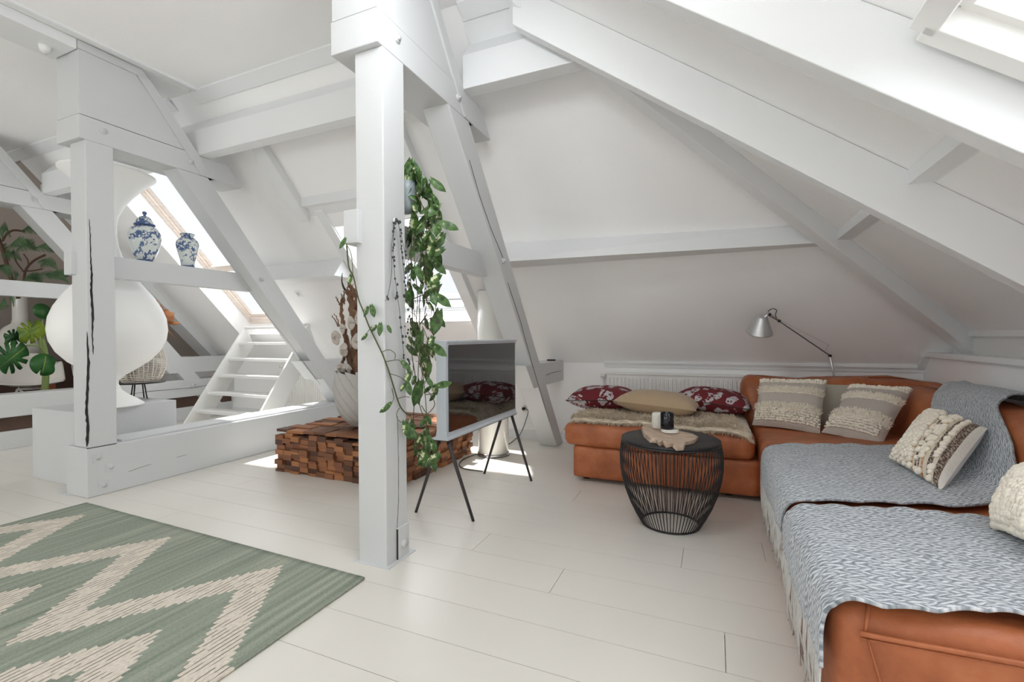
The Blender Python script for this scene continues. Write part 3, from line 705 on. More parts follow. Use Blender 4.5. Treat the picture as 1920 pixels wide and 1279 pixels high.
for i in range(15000):
    u, v = FR.random(), FR.random()
    if FR.random() < 0.3: v = FR.random() * 0.12
    if FR.random() < 0.06: u = FR.random() * 0.03
    if FR.random() < 0.06: u = 1 - FR.random() * 0.03
    p = skin_top(u, v); fl_ = noise.noise(Vector((p.x * 3, p.y * 3, 5))) * 2
    d = Vector((0.5 * math.cos(fl_ + 4.5), 0.7 * math.sin(fl_ + 4.5), 0.45)) + Vector((FR.uniform(-.4, .4), FR.uniform(-.4, .4), FR.uniform(-.1, .2)))
    if v < 0.04: d = Vector((FR.uniform(-.4, .4), -0.6, -0.5 + FR.uniform(-.2, .4)))
    if u < 0.03: d = Vector((-0.5, FR.uniform(-.4, .2), -0.6))
    if u > 0.97: d = Vector((0.3, FR.uniform(-.5, .1), -0.4))
    l = FR.uniform(0.028, 0.055); d = d.normalized() * l; s_ = Vector((FR.uniform(-1, 1), FR.uniform(-1, 1), 0)).normalized() * 0.0016
    b = len(vs); vs += [p - s_, p + s_, p + d * 0.6 + s_ * 0.8 + Vector((0, 0, 0.004)), p + d + Vector((0, 0, -0.003))]; fs += [(b, b + 1, b + 2), (b, b + 2, b + 3)]
m.add(vs, fs); m.build('fur_strands', M['fur'], skin, fix=False, kind='stuff')

# ------------------------------------------------------------------ throws
def cloth_on(name, label, prof, yl, yr, seed, hang, grp=None):
    """prof: (x, z) path from the front hem up over seat and backrest; yl/yr: far and near edge as functions of t"""
    L = [0]
    for a, b in zip(prof[:-1], prof[1:]): L.append(L[-1] + math.hypot(b[0] - a[0], b[1] - a[1]))
    tot = L[-1]
    def P_(t):
        s = t * tot
        for i in range(len(prof) - 1):
            if s <= L[i + 1] + 1e-9:
                k = (s - L[i]) / (L[i + 1] - L[i]); return prof[i][0] + (prof[i + 1][0] - prof[i][0]) * k, prof[i][1] + (prof[i + 1][1] - prof[i][1]) * k
        return prof[-1]
    def P(t):      # smoothed
        s = [P_(min(1, max(0, t + d))) for d in (-0.02, -0.01, 0, 0.01, 0.02)]; return sum(a for a, _ in s) / 5, sum(b for _, b in s) / 5
    NU, NV = 110, 60
    def f(u, v):
        x, z = P(u); y = yl(u) + (yr(u) - yl(u)) * v
        nrmz = 0.006 * noise.noise(Vector((x * 5, y * 5, seed)))
        e = min(v, 1 - v)
        rip = 0.008 * math.sin(u * 34 + seed) * max(0, 1 - e * 12)
        z += nrmz + abs(rip) * (1 if u > 0.15 else 0) ; y += 0.5 * rip + 0.012 * math.sin(u * 23 + seed) * (1 if v > 0.5 else 0.2) * max(0, 1 - e * 6)
        if u < 0.15: x += 0.008 * noise.noise(Vector((y * 9, z * 4, seed))) - 0.004
        return Vector((x, y, z))
    T = thing(name, label, 'throw', f(0.4, 0.5), grp)
    m = MB(); m.grid(f, NU, NV); o = m.build('woven_cloth', M['knit'], T, fix=False, solid=0.009)
    uvl = o.data.uv_layers.new(name='uv'); W = abs(yr(0.3) - yl(0.3))
    for poly in o.data.polygons:
        for li in poly.loop_indices:
            vi = o.data.loops[li].vertex_index; i, j = vi % (NU + 1), vi // (NU + 1)
            uvl.data[li].uv = (i / NU * tot, j / NV * W)
    m = MB(); R = random.Random(int(seed * 10)); N = int(W / 0.0150)
    for k in range(N):
        v = (k + 0.5) / N; a = f(0.0, v); ln = hang * R.uniform(0.85, 1.1)
        p1 = a + Vector((-0.004 + R.uniform(-.004, .004), R.uniform(-.004, .004), -ln * 0.35)); p2 = a + Vector((R.uniform(-.006, .008), R.uniform(-.010, .010), -ln * 0.7)); p3 = a + Vector((R.uniform(-.006, .012), R.uniform(-.016, .016), -ln))
        m.tube([a + Vector((0, 0, 0.01)), p1, p2, p3], [0.0030, 0.0036, 0.0034, 0.0026], 5)
    m.build('fringe', M['fringe'], T, kind='stuff')
    return T
prof1 = [(0.268, 0.30), (0.268, 0.38), (0.278, 0.44), (0.31, 0.474), (0.38, 0.484), (0.6, 0.490), (0.95, 0.490), (1.06, 0.497), (1.12, 0.53), (1.18, 0.62), (1.22, 0.72), (1.27, 0.80), (1.36, 0.845), (1.50, 0.845), (1.60, 0.77)]
def lerp_t(pts):
    def g(t):
        for (a, x), (b, y) in zip(pts[:-1], pts[1:]):
            if t <= b:
                k = (t - a) / (b - a); k = k * k * (3 - 2 * k) * 0.5 + k * 0.5; return x + (y - x) * k
        return pts[-1][1]
    return g
cloth_on('throw_blanket', 'blue-grey woven throw draped over seat and backrest, under the bobbled cushion', prof1, lerp_t([(0, 3.22), (0.15, 3.26), (0.45, 3.38), (0.62, 3.50), (1, 3.98)]), lerp_t([(0, 2.26), (0.2, 2.20), (0.45, 2.32), (0.58, 2.44), (0.68, 2.72), (0.80, 3.05), (1, 3.35)]), 1.3, 0.20)
prof2 = [(0.262, 0.28), (0.262, 0.38), (0.272, 0.44), (0.305, 0.476), (0.38, 0.487), (0.6, 0.493), (0.95, 0.492), (1.06, 0.498), (1.12, 0.53), (1.19, 0.62)]
cloth_on('throw_blanket', 'blue-grey woven throw lying flat on the front seat nearest the camera', prof2, lerp_t([(0, 2.17), (0.2, 2.13), (1, 2.24)]), lerp_t([(0, 1.43), (0.25, 1.40), (0.7, 1.50), (1, 1.56)]), 4.1, 0.20)

# ------------------------------------------------------------------ cushions
def pillow_fn(bl, br, tr, tl, th, pinch=0.05):
    bl, br, tr, tl = map(Vector, (bl, br, tr, tl)); n = ((br - bl).cross(tl - bl)).normalized(); c = (bl + br + tr + tl) / 4
    if n.dot(EYE - c) < 0: n = -n
    def f(u, v, side):
        uu = u * (1 - pinch * (1 - v * v) ) ; vv = v * (1 - pinch * (1 - u * u))
        s, t = (uu + 1) / 2, (vv + 1) / 2
        p = bl * (1 - s) * (1 - t) + br * s * (1 - t) + tr * s * t + tl * (1 - s) * t
        h = th / 2 * (max(0, (1 - u ** 4)) * max(0, (1 - v ** 4))) ** 0.55 * (0.75 + 0.25 * (1 - u * u) * (1 - v * v))
        return p + n * h * side
    return f, n
def pillow(name, label, corners, th, mat, group=None, back=None, nn=26):
    f, n = pillow_fn(*corners, th); c = sum((Vector(q) for q in corners), Vector()) / 4
    T = thing(name, label, 'cushion', c, group)
    m = MB()
    W_r = lambda p: p + n * 0.003 * noise.noise(p * 14)
    m.grid(lambda a, b: W_r(f(a * 2 - 1, b * 2 - 1, 1)), nn, nn)
    if back is None:
        m.grid(lambda a, b: f(a * 2 - 1, b * 2 - 1, -1), nn, nn); m.build('cover', mat, T)
    else:
        m.build('front_cover', mat, T); m = MB(); m.grid(lambda a, b: f(a * 2 - 1, b * 2 - 1, -1), nn, nn); m.build('back_cover', back, T)
    return T, f, n
def seam(T, f, mat, r=0.003):
    m = MB(); pts = [f(-1 + 2 * k / 16, -1, 1) for k in range(17)] + [f(1, -1 + 2 * k / 16, 1) for k in range(1, 17)] + [f(1 - 2 * k / 16, 1, 1) for k in range(1, 17)] + [f(-1, 1 - 2 * k / 16, 1) for k in range(1, 17)]
    m.tube(pts, r, 6, cap=False); m.build('piping', mat, T)
M['dkseam'] = simple('dark_green_seam', (50, 52, 46), 0.9)
def flat_cushion(c, w, d, th, rz, label, mat, tiltx=0.0, tilty=0.0, sm='dkseam'):
    c = Vector(c); a = Vector((math.cos(rz), math.sin(rz), tiltx)) * w / 2; b = Vector((-math.sin(rz), math.cos(rz), tilty)) * d / 2
    T, f, n = pillow('throw_cushion', label, (c - a - b, c + a - b, c + a + b, c - a + b), th, mat, nn=22)
    if sm: seam(T, f, M[sm], 0.0035)
    return T
flat_cushion((-0.93, 4.24, 0.595), 0.60, 0.46, 0.215, 0.10, 'burgundy cushion with pale leaf print, at the left end of the sofa', M['red'], 0.03)
flat_cushion((0.00, 4.34, 0.600), 0.60, 0.46, 0.21, -0.14, 'burgundy cushion with pale leaf print, against the corner backrest', M['red'], -0.09)
flat_cushion((-0.43, 4.10, 0.590), 0.66, 0.42, 0.20, -0.10, 'plain sand-coloured linen cushion between the two burgundy ones', M['beige'], -0.06, sm=None)

def blobs(T, f, rows, name, mat, size=0.012, R=random.Random(2), n=6, mm=4, jit=0.25, flat=0.75):
    """rows: (v, u0, u1, count) lines of wool loops on the face of a cushion"""
    m = MB()
    for v, u0, u1, cnt in rows:
        for k in range(cnt):
            u = u0 + (u1 - u0) * (k + 0.5 + R.uniform(-jit, jit)) / cnt; vv = v + R.uniform(-.012, .012)
            if abs(u) > 0.985: continue
            p = f(u, vv, 1); p2 = f(min(0.99, u + 0.03), vv, 1); d = (p2 - p).normalized(); e = (f(u, min(.99, vv + 0.03), 1) - p).normalized(); w = d.cross(e).normalized()
            if w.dot(EYE - p) < 0: w = -w
            ang = R.uniform(-0.5, 0.5); dd = d * math.cos(ang) + e * math.sin(ang); ee = w.cross(dd)
            rot = Matrix((dd, ee, w)).transposed(); s = size * R.uniform(0.8, 1.2)
            m.ball(p + w * s * 0.35, s * 1.15, s * 0.8, s * flat, n, mm, rot)
    return m.build(name, mat, T, fix=False, kind='stuff')
def tufts(T, f, bands, name, mat, cnt, ln=0.035, R=random.Random(4)):
    m = MB(); vs, fs = [], []
    for v0, v1 in bands:
        for k in range(cnt):
            u = R.uniform(-0.98, 0.98); v = R.uniform(v0, v1); p = f(u, v, 1); e = (f(u, min(.99, v + 0.03), 1) - p).normalized(); d = (f(min(.99, u + 0.03), v, 1) - p).normalized(); w = d.cross(e).normalized()
            if w.dot(EYE - p) < 0: w = -w
            dr = (e * R.uniform(0.1, 1.0) + d * R.uniform(-.6, .6) + w * R.uniform(0.15, 0.7)).normalized() * ln * R.uniform(.6, 1.1)
            s = d * 0.0022; b = len(vs); q = p + dr * 0.6 + w * 0.004
            vs += [p - s, p + s, q + s, q - s, p + dr - w * 0.006]; fs += [(b, b + 1, b + 2, b + 3), (b + 3, b + 2, b + 4)]
    m.add(vs, fs); return m.build(name, mat, T, fix=False, kind='stuff')
def hrows(v0, v1, n, cnt, u0=-.97, u1=.97): return [(v0 + (v1 - v0) * k / max(1, n - 1), u0 + (0.02 if k % 2 else 0), u1 + (0.02 if k % 2 else 0), cnt) for k in range(n)]

T, f, n = pillow('throw_cushion', 'plain stone-coloured cushion behind the two fringed ones', (at(1500, 806, 'y', 4.14), at(1590, 806, 'y', 4.14), at(1612, 722, 'y', 4.25), at(1500, 716, 'y', 4.25)), 0.10, M['plainbeige'])
T, f, n = pillow('throw_cushion', 'grey cushion with cream fringe bands, left of its twin in the sofa corner', (at(1410, 797, 'y', 3.97), at(1538, 815, 'y', 3.82), at(1552, 713, 'y', 4.13), at(1424, 711, 'y', 4.18)), 0.15, M['linen'])
blobs(T, f, hrows(0.80, 0.94, 3, 24), 'wool_loops', M['cream'], 0.011)
blobs(T, f, hrows(-0.80, -0.40, 6, 22), 'wool_loops', M['cream'], 0.011)
blobs(T, f, [(0.30, -.98, .98, 44)], 'braid', M['cream'], 0.007)
tufts(T, f, [(0.30, 0.48), (-0.45, -0.22)], 'tassels', M['cream'], 750)
T, f, n = pillow('throw_cushion', 'grey cushion with cream fringe bands, tilted against the right-hand backrest', (at(1540, 811, 'y', 3.80), at(1652, 839, 'y', 3.62), at(1714, 729, 'y', 3.98), at(1594, 722, 'y', 4.12)), 0.15, M['linen'])
blobs(T, f, hrows(0.76, 0.94, 3, 22), 'wool_loops', M['cream'], 0.012)
blobs(T, f, hrows(-0.82, -0.45, 6, 22, -.97, .8), 'wool_loops', M['cream'], 0.011)
blobs(T, f, [(0.26, -.98, .95, 40)], 'braid', M['cream'], 0.007)
tufts(T, f, [(0.26, 0.42), (-0.52, -0.25)], 'tassels', M['cream'], 750)

# bobbled cushion with stripes
def stripe_mat():
    m, nt, b = newmat('striped_wool_weave'); uv = coords(nt, 'UV'); sep = nt.nodes.new('ShaderNodeSeparateXYZ'); nt.links.new(uv, sep.inputs[0])
    cr, br, og, wh = lin((222, 212, 194)), lin((92, 72, 64)), lin((196, 130, 78)), lin((226, 224, 218))
    st = [(0, cr), (0.40, cr), (0.44, og), (0.47, cr), (0.51, br), (0.55, cr), (0.57, br), (0.60, cr), (0.63, og), (0.67, cr), (0.70, cr), (0.735, br), (0.80, br), (0.805, cr), (0.855, cr), (0.86, br), (0.94, br), (0.945, wh), (1.0, wh)]
    c = ramp(nt, sep.outputs[0], st, 'CONSTANT')
    dash = noise_tex(nt, mapping(nt, uv, (30, 60, 1)), 1.0, 1)
    c = mixc(nt, mathn(nt, 'MULTIPLY', mathn(nt, 'GREATER_THAN', dash, 0.52), 0.45), c, cr)
    nt.links.new(c, b.inputs['Base Color']); b.inputs['Roughness'].default_value = 0.95
    bump(nt, b, noise_tex(nt, mapping(nt, uv, (60, 90, 1)), 1.0, 2), 0.8, 0.005); return m
M['stripe'] = stripe_mat()
def add_uv(T, nn=26):
    o = [c for c in T.children if c.name.startswith('front_cover')][0]
    return o
def bobble_cushion(label, corners, th, balls):
    f, n = pillow_fn(*corners, th, 0.04); c = sum((Vector(q) for q in corners), Vector()) / 4
    T = thing('throw_cushion', label, 'cushion', c); N = 30
    m = MB(); m.grid(lambda a, b: f(a * 2 - 1, b * 2 - 1, 1), N, N); o = m.build('front_cover', M['stripe'], T, fix=False)
    uvl = o.data.uv_layers.new(name='uv')
    for poly in o.data.polygons:
        for li in poly.loop_indices:
            vi = o.data.loops[li].vertex_index; uvl.data[li].uv = ((vi % (N + 1)) / N, (vi // (N + 1)) / N)
    m = MB(); m.grid(lambda a, b: f(a * 2 - 1, b * 2 - 1, -1), N, N); m.build('back_cover', M['cotton'], T)
    R = random.Random(6); m = MB()
    for (u, v) in balls(R):
        p = f(u, v, 1); d = (f(min(.99, u + .03), v, 1) - p).normalized(); e = (f(u, min(.99, v + .03), 1) - p).normalized(); w = d.cross(e).normalized()
        if w.dot(EYE - p) < 0: w = -w
        s = 0.0145 * R.uniform(.8, 1.2); rot = Matrix((d, w.cross(d), w)).transposed()
        m.ball(p + w * s * 0.4, s * 0.95, s * 1.15, s * 0.85, 7, 5, rot)
    m.build('wool_bobbles', M['cream'], T, fix=False, kind='stuff'); return T
def balls_c(R):
    out = []
    for i in range(8):
        for j in range(18): out.append((-0.96 + i * 0.105 + R.uniform(-.01, .01), -0.96 + j * 0.11 + (0.05 if i % 2 else 0) + R.uniform(-.015, .015)))
    for u0, pr in ((-.13, .6), (0.10, .6), (0.26, .7), (0.36, .4), (0.66, .75)):
        for j in range(22):
            if R.random() < pr: out.append((u0 + R.uniform(-.015, .015), -0.96 + j * 0.09))
    return [(u, v) for u, v in out if abs(v) < .98]
c_l, c_b = at(1672, 862, 'y', 2.92), at(1765, 920, 'y', 2.50)
c_r, c_t = at(1852, 803, 'y', 2.90), at(1745, 771, 'y', 3.36)
bobble_cushion('cream bobbled cushion with brown and orange stripes, on the draped throw', (c_l, c_b, c_r, c_t), 0.15, balls_c)
def balls_d(R): return [(-0.96 + i * 0.1 + (0.05 if j % 2 else 0), -0.96 + j * 0.1) for i in range(20) for j in range(20) if abs(-0.96 + i * 0.1 + 0.05) < .98]
bobble_cushion('cream bobbled cushion cut off by the right edge of the picture', (at(1872, 990, 'y', 2.06), at(1990, 1040, 'y', 1.72), at(2060, 905, 'y', 1.95), at(1932, 880, 'y', 2.30)), 0.15, balls_d)

# ------------------------------------------------------------------ wire side table
TC = Vector((-0.245, 3.0, 0))
tb = thing('wire_side_table', 'round black side table of curved vertical wires with a solid top', 'side table', TC)
m = MB(); m.lathe([(0.0, 0.512), (0.285, 0.512), (0.289, 0.516), (0.289, 0.524), (0.284, 0.528), (0.0, 0.528)], TC, 64); m.build('table_top', M['black'], tb)
prof = [(0.284, 0.52), (0.294, 0.47), (0.299, 0.42), (0.298, 0.36), (0.288, 0.29), (0.268, 0.21), (0.238, 0.13), (0.203, 0.06), (0.175, 0.012), (0.168, 0.006)]
m = MB(); m.tube([(r, 0, z) for r, z in prof], 0.0028, 6); wm = m.mesh('wire')
for k in range(76):
    o = bpy.data.objects.new('wire', wm); COL.objects.link(o)
    if k == 0: wm.materials.append(M['black'])
    o.parent = tb; o.rotation_euler = (0, 0, 2 * PI * k / 76)
for r, z, nm, rr in ((0.168, 0.006, 'base_ring', 0.006), (0.286, 0.507, 'top_ring', 0.006)):
    m = MB(); m.tube([(TC.x + r * math.cos(2 * PI * k / 48), TC.y + r * math.sin(2 * PI * k / 48), z) for k in range(49)], rr, 8, cap=False); m.build(nm, M['black'], tb)
# driftwood board and cups
def outline_board():
    out = [(1203, 800), (1208, 812), (1220, 822), (1229, 823), (1236, 829), (1243, 826), (1250, 832), (1262, 830), (1270, 837), (1282, 836), (1286, 827), (1303, 824), (1309, 818), (1299, 813), (1275, 808), (1250, 800), (1225, 796), (1210, 796)]
    return [at(a, b, 'z', 0.555) for a, b in out]
ob = outline_board(); m = MB(); R = random.Random(8)
bot = [Vector((p.x * 1.0 + R.uniform(-.006, .006), p.y + R.uniform(-.004, .004), 0.529)) for p in ob]; mid = [Vector((p.x + R.uniform(-.004, .004), p.y + R.uniform(-.008, .004), 0.545)) for p in ob]; top = [Vector((p.x, p.y, 0.555 + R.uniform(-.003, .003))) for p in ob]
n_ = len(ob); m.add(bot + mid + top, [tuple(range(n_)), tuple(reversed(range(2 * n_, 3 * n_)))] + [(k + a * n_, (k + 1) % n_ + a * n_, (k + 1) % n_ + (a + 1) * n_, k + (a + 1) * n_) for a in (0, 1) for k in range(n_)])
tag(m.build('driftwood_board', M['board'], bevel=0.003), 'weathered knobbly driftwood board on the wire table', 'tray')
q = at(1256, 811, 'z', 0.556); k_ = thing('coaster_stack', 'two stacked round white coasters under the black cup', 'coaster', (q.x, q.y, 0.5585))
for i in range(2):
    m = MB(); m.lathe([(0.048, 0.5590 + i * 0.009), (0.0515, 0.562 + i * 0.009), (0.0515, 0.5655 + i * 0.009), (0.048, 0.5675 + i * 0.009)], (q.x, q.y, 0), 32); m.build('coaster', M['glossy_white'], k_)
q2 = q + Vector((-0.016, 0.004, 0)); m = MB()
m.lathe([(0.0, 0.0), (0.038, 0.0), (0.040, 0.004), (0.040, 0.098), (0.0385, 0.1), (0.037, 0.098), (0.037, 0.008), (0.0, 0.006)], (q2.x, q2.y, 0.5778), 32)
tag(m.build('cup', M['cup']), 'glossy black straight cup on the white coasters', 'cup')
q3 = at(1233, 804, 'z', 0.558); m = MB(); m.lathe([(0.034, 0.0), (0.040, 0.012), (0.038, 0.085), (0.034, 0.098), (0.028, 0.100), (0.027, 0.02), (0.0, 0.015)], (q3.x, q3.y + 0.02, 0.5585), 28)
tag(m.build('candle_holder', M['candle']), 'white ribbed ceramic candle holder behind the black cup', 'candle holder')

# ------------------------------------------------------------------ television on legs
tv = thing('television', 'pale blue-grey framed television on four dark splayed legs', 'television', (-1.555, 3.02, 0))
ya, yb, za, zb = 2.468, 3.570, 0.512, 1.132
ip = [(-1.50, za), (-1.50, za + 0.012), (-1.508, za + 0.022), (-1.512, za + 0.05), (-1.512, zb - 0.05), (-1.508, zb - 0.022), (-1.498, zb - 0.010), (-1.498, zb), (-1.622, zb), (-1.622, zb - 0.008), (-1.590, zb - 0.020), (-1.582, zb - 0.06), (-1.582, za + 0.06), (-1.590, za + 0.022), (-1.622, za + 0.010), (-1.622, za)]
m = MB(); m.prism([(x, z) for x, z in ip], 'y', ya, yb); m.build('frame', M['tv_body'], tv, bevel=0.003)
MB().box(-1.515, ya + 0.028, za + 0.05, -1.506, yb - 0.028, zb - 0.028).build('screen', M['screen'], tv)
MB().box(-1.618, ya + 0.004, za - 0.004, -1.504, yb - 0.004, za).build('underside', M['black'], tv)
for (tx, ty, fx, fy) in ((-1.602, 2.535, -1.803, 2.556), (-1.520, 2.50, -1.381, 2.568), (-1.602, 3.49, -1.775, 3.50), (-1.520, 3.50, -1.335, 3.462)):
    m = MB(); m.tube([(tx, ty, za - 0.002), (fx, fy, 0.0)], [0.0125, 0.0095], 10); m.build('leg', M['dark_leg'], tv)

# ------------------------------------------------------------------ cylinder floor lamp and cables
PC = Vector((-1.985, 4.115, 0))
fl_ = thing('cylinder_lamp', 'tall white cylinder floor lamp with a polished base ring, behind the television', 'floor lamp', PC)
m = MB(); m.lathe([(0.150, 0.03), (0.150, 0.95), (0.148, 0.955), (0.148, 1.60), (0.142, 1.60)], PC, 48); m.build('shade', M['glossy_white'], fl_)
m = MB(); m.lathe([(0.156, 0.0), (0.156, 0.028), (0.150, 0.032)], PC, 48); m.build('base', M['chrome'], fl_)
m = MB(); m.lathe([(0.144, 1.598), (0.149, 1.598), (0.149, 1.612), (0.144, 1.612)], PC, 48); m.build('top_band', M['chrome'], fl_)
m = MB(); sock = at(983, 766, 'y', 4.885)
pts = [sock, at(990, 770, 'y', 4.84), at(988, 782, 'y', 4.7), at(980, 805, 'y', 4.5), at(972, 818, 'z', 0.02), at(955, 832, 'z', 0.006), at(930, 842, 'z', 0.006), at(880, 856, 'z', 0.006), at(862, 868, 'z', 0.006), at(868, 878, 'z', 0.006), at(905, 884, 'z', 0.006)]
def smooth(pts, n=6):
    out = []
    P = [pts[0]] + list(pts) + [pts[-1]]
    for i in range(1, len(P) - 2):
        for k in range(n):
            t = k / n; a, b, c, d = (Vector(x) for x in P[i - 1:i + 3])
            out.append(0.5 * ((2 * b) + (c - a) * t + (2 * a - 5 * b + 4 * c - d) * t * t + (3 * b - a - 3 * c + d) * t ** 3))
    out.append(Vector(P[-1])); return out
m.tube(smooth(pts), 0.004, 6); tag(m.build('power_cable', M['cable']), 'thin black power cable running from the wall socket behind the television', 'cable')
so = thing('wall_socket', 'round white wall socket with a black plug beside the slanting brace', 'socket', sock)
m = MB(); m.tube([sock + Vector((0, 0.012, 0)), sock + Vector((0, 0, 0))], 0.038, 20); m.build('cover', M['glossy_white'], so)
m = MB(); m.tube([sock, sock + Vector((0, -0.03, 0))], 0.018, 12); m.build('plug', M['black'], so)

# ------------------------------------------------------------------ reading lamp
lp = thing('reading_lamp', 'satin aluminium jointed reading lamp rising behind the sofa backrest', 'lamp', (0.955, 4.78, 0))
j1 = at(1556, 667, 'y', 4.68); hd = at(1461, 602, 'y', 4.30); base = Vector((0.965, 4.822, 0.0))
m = MB(); m.lathe([(0.0, 0.0), (0.07, 0.0), (0.07, 0.02), (0.02, 0.03)], base, 28); m.build('base', M['alu'], lp)
m = MB(); m.tube([base + Vector((0, 0, 0.02)), at(1566, 715, 'y', 4.79), j1], 0.0095, 10); m.build('lower_arm', M['alu'], lp)
m = MB(); m.tube([j1, hd], 0.006, 8); m.build('upper_arm', M['alu'], lp)
m = MB(); m.tube([j1 + Vector((0, -0.012, 0)), hd + Vector((0, -0.012, -0.004))], 0.0028, 6); m.tube(smooth([hd, at(1454, 592, 'y', 4.28), at(1456, 582, 'y', 4.27), at(1448, 579, 'y', 4.26), at(1440, 584, 'y', 4.25)]), 0.003, 6); m.build('cable', M['cable'], lp)
m = MB(); k1 = at(1554, 647, 'y', 4.60); m.tube([k1, at(1462, 600, 'y', 4.30)], 0.0014, 5); m.tube([k1, at(1549, 657, 'y', 4.61)], 0.0016, 5); m.build('tension_wire', M['alu'], lp)
for p in (j1, hd, at(1443, 590, 'y', 4.26)):
    m = MB(); m.tube([p + Vector((0, -0.02, 0)), p + Vector((0, 0.02, 0))], 0.011, 12); m.build('joint_knob', M['black'], lp)
hc = at(1424, 590, 'y', 4.24); hx = at(1425, 617, 'y', 4.20); axd = (hx - hc).normalized()
def cone_shade(mb, top, dr, prof, n=36):
    ref = dr.orthogonal().normalized(); w = dr.cross(ref); v = [top + dr * z + ref * r * math.cos(2 * PI * j / n) + w * r * math.sin(2 * PI * j / n) for r, z in prof for j in range(n)]
    mb.add(v, [(k * n + j, k * n + (j + 1) % n, (k + 1) * n + (j + 1) % n, (k + 1) * n + j) for k in range(len(prof) - 1) for j in range(n)] + [tuple(reversed(range(n)))], True)
dr = (Vector((-0.10, 0.42, -0.9))).normalized(); topc = at(1429, 594, 'y', 4.25)
m = MB(); cone_shade(m, topc, dr, [(0.012, -0.004), (0.036, -0.002), (0.040, 0.004), (0.060, 0.05), (0.098, 0.135), (0.100, 0.140), (0.097, 0.139), (0.058, 0.052), (0.03, 0.02)]); m.build('shade', M['alu'], lp)
m = MB(); m.tube([topc + Vector((0.012, 0, -0.02)), at(1440, 588, 'y', 4.26), hd], [0.018, 0.016, 0.008], 10); m.build('shade_holder', M['alu'], lp)

# ------------------------------------------------------------------ wood block platform
pf = thing('wood_block_platform', 'low platform clad in uneven reclaimed wood blocks, carrying the fluted planter', 'platform', (-2.87, 3.5, 0))
X0, X1, Y0_, Y1_, ZT = -3.50, -2.25, 2.93, 4.12, 0.345
MB().box(X0 + 0.03, Y0_ + 0.03, 0.01, X1 - 0.03, Y1_ - 0.03, ZT - 0.03).build('core', M['slot'], pf)
def unit_block(sx, sy, sz):
    m = MB(); m.box(-sx / 2, -sy / 2, -sz / 2, sx / 2, sy / 2, sz / 2); me = m.mesh('wood_block'); me.materials.append(M['block']); return me
R = random.Random(21)
bm_front = unit_block(0.092, 0.07, 0.0405); bm_side = unit_block(0.07, 0.092, 0.0405); bm_thin_f = unit_block(0.092, 0.07, 0.019); bm_thin_s = unit_block(0.07, 0.092, 0.019)
def place_block(me, loc, rz=0, name='wood_block'):
    o = bpy.data.objects.new(name, me); COL.objects.link(o); o.parent = pf; o.matrix_parent_inverse = Matrix.Translation(-pf.location); o.location = loc; o.rotation_euler = (0, 0, rz)
for side in ('front', 'right'):
    n = 13 if side == 'front' else 12
    for i in range(n):
        z = 0.022; 
        while z < ZT - 0.02:
            thin = R.random() < 0.30
            dz = 0.0205 if thin else 0.042
            if z + dz / 2 > ZT + 0.004: thin, dz = True, 0.0205
            out = R.choice([0.0, 0.008, 0.016, 0.024, 0.034])
            if side == 'front': place_block(bm_thin_f if thin else bm_front, (X0 + 0.048 + i * 0.0955, Y0_ + 0.02 - out, z + dz / 2 - 0.021), R.uniform(-.02, .02))
            else: place_block(bm_thin_s if thin else bm_side, (X1 - 0.02 + out, Y0_ + 0.048 + i * 0.0975, z + dz / 2 - 0.021), R.uniform(-.02, .02))
            z += dz
tm = [unit_block(0.19, 0.10, 0.022), unit_block(0.26, 0.10, 0.022), unit_block(0.12, 0.10, 0.022)]
for j in range(12):
    x = X0 + R.uniform(-0.015, 0.015)
    while x < X1 - 0.02:
        q = R.choice([0, 1, 2]); w_ = (0.19, 0.26, 0.12)[q]
        if x + w_ > X1 + 0.05: q, w_ = 2, 0.12
        place_block(tm[q], (x + w_ / 2, Y0_ + 0.04 + j * 0.1, ZT + R.choice([-0.006, 0.0, 0.006, 0.011])), 0, 'wood_slab'); x += w_ + 0.002

# ------------------------------------------------------------------ fluted planter with driftwood
PX, PY, PZ = at(684, 700, 'y', 3.30).x, 3.30, 0.375
pp = thing('fluted_planter', 'white spirally fluted planter full of driftwood and dried shells, on the wood block platform', 'planter', (PX, PY, PZ))
m = MB(); prof = [(0.085, 0.0), (0.12, 0.012), (0.175, 0.07), (0.215, 0.15), (0.238, 0.25), (0.245, 0.34), (0.238, 0.43), (0.232, 0.475)]
NN = 176
def flute(r, z, j, inner=False):
    a = 2 * PI * j / NN; ph = (a * 16 + z * 52) ; fr_ = (ph / (2 * PI)) % 1.0
    k = 1.0 + 0.085 * (1 - fr_) * (0.4 + min(1, z / 0.1) * 0.6)
    zz = z + (0.03 * (0.5 - fr_) if z > 0.45 else 0)
    rr = r * k - (0.012 if inner else 0)
    return (PX + rr * math.cos(a), PY + rr * math.sin(a), PZ + zz)
fine = []
for (r0, z0), (r1, zz1) in zip(prof[:-1], prof[1:]):
    for s in range(6): fine.append((r0 + (r1 - r0) * s / 6, z0 + (zz1 - z0) * s / 6))
fine.append(prof[-1])
v = [flute(r, z, j) for r, z in fine for j in range(NN)]; nb = len(fine)
fs = [(k * NN + j, k * NN + (j + 1) % NN, (k + 1) * NN + (j + 1) % NN, (k + 1) * NN + j) for k in range(nb - 1) for j in range(NN)] + [tuple(reversed(range(NN)))]
m.add(v, fs, True); m.build('pot', simple('chalk_white_flutes', (180, 177, 172), 0.8, bscale=90, bstr=0.3), pp, solid=0.012)
m = MB(); m.lathe([(0.0, 0.44), (0.22, 0.43), (0.225, 0.42)], (PX, PY, PZ), 32); m.build('moss', M['soil'], pp)
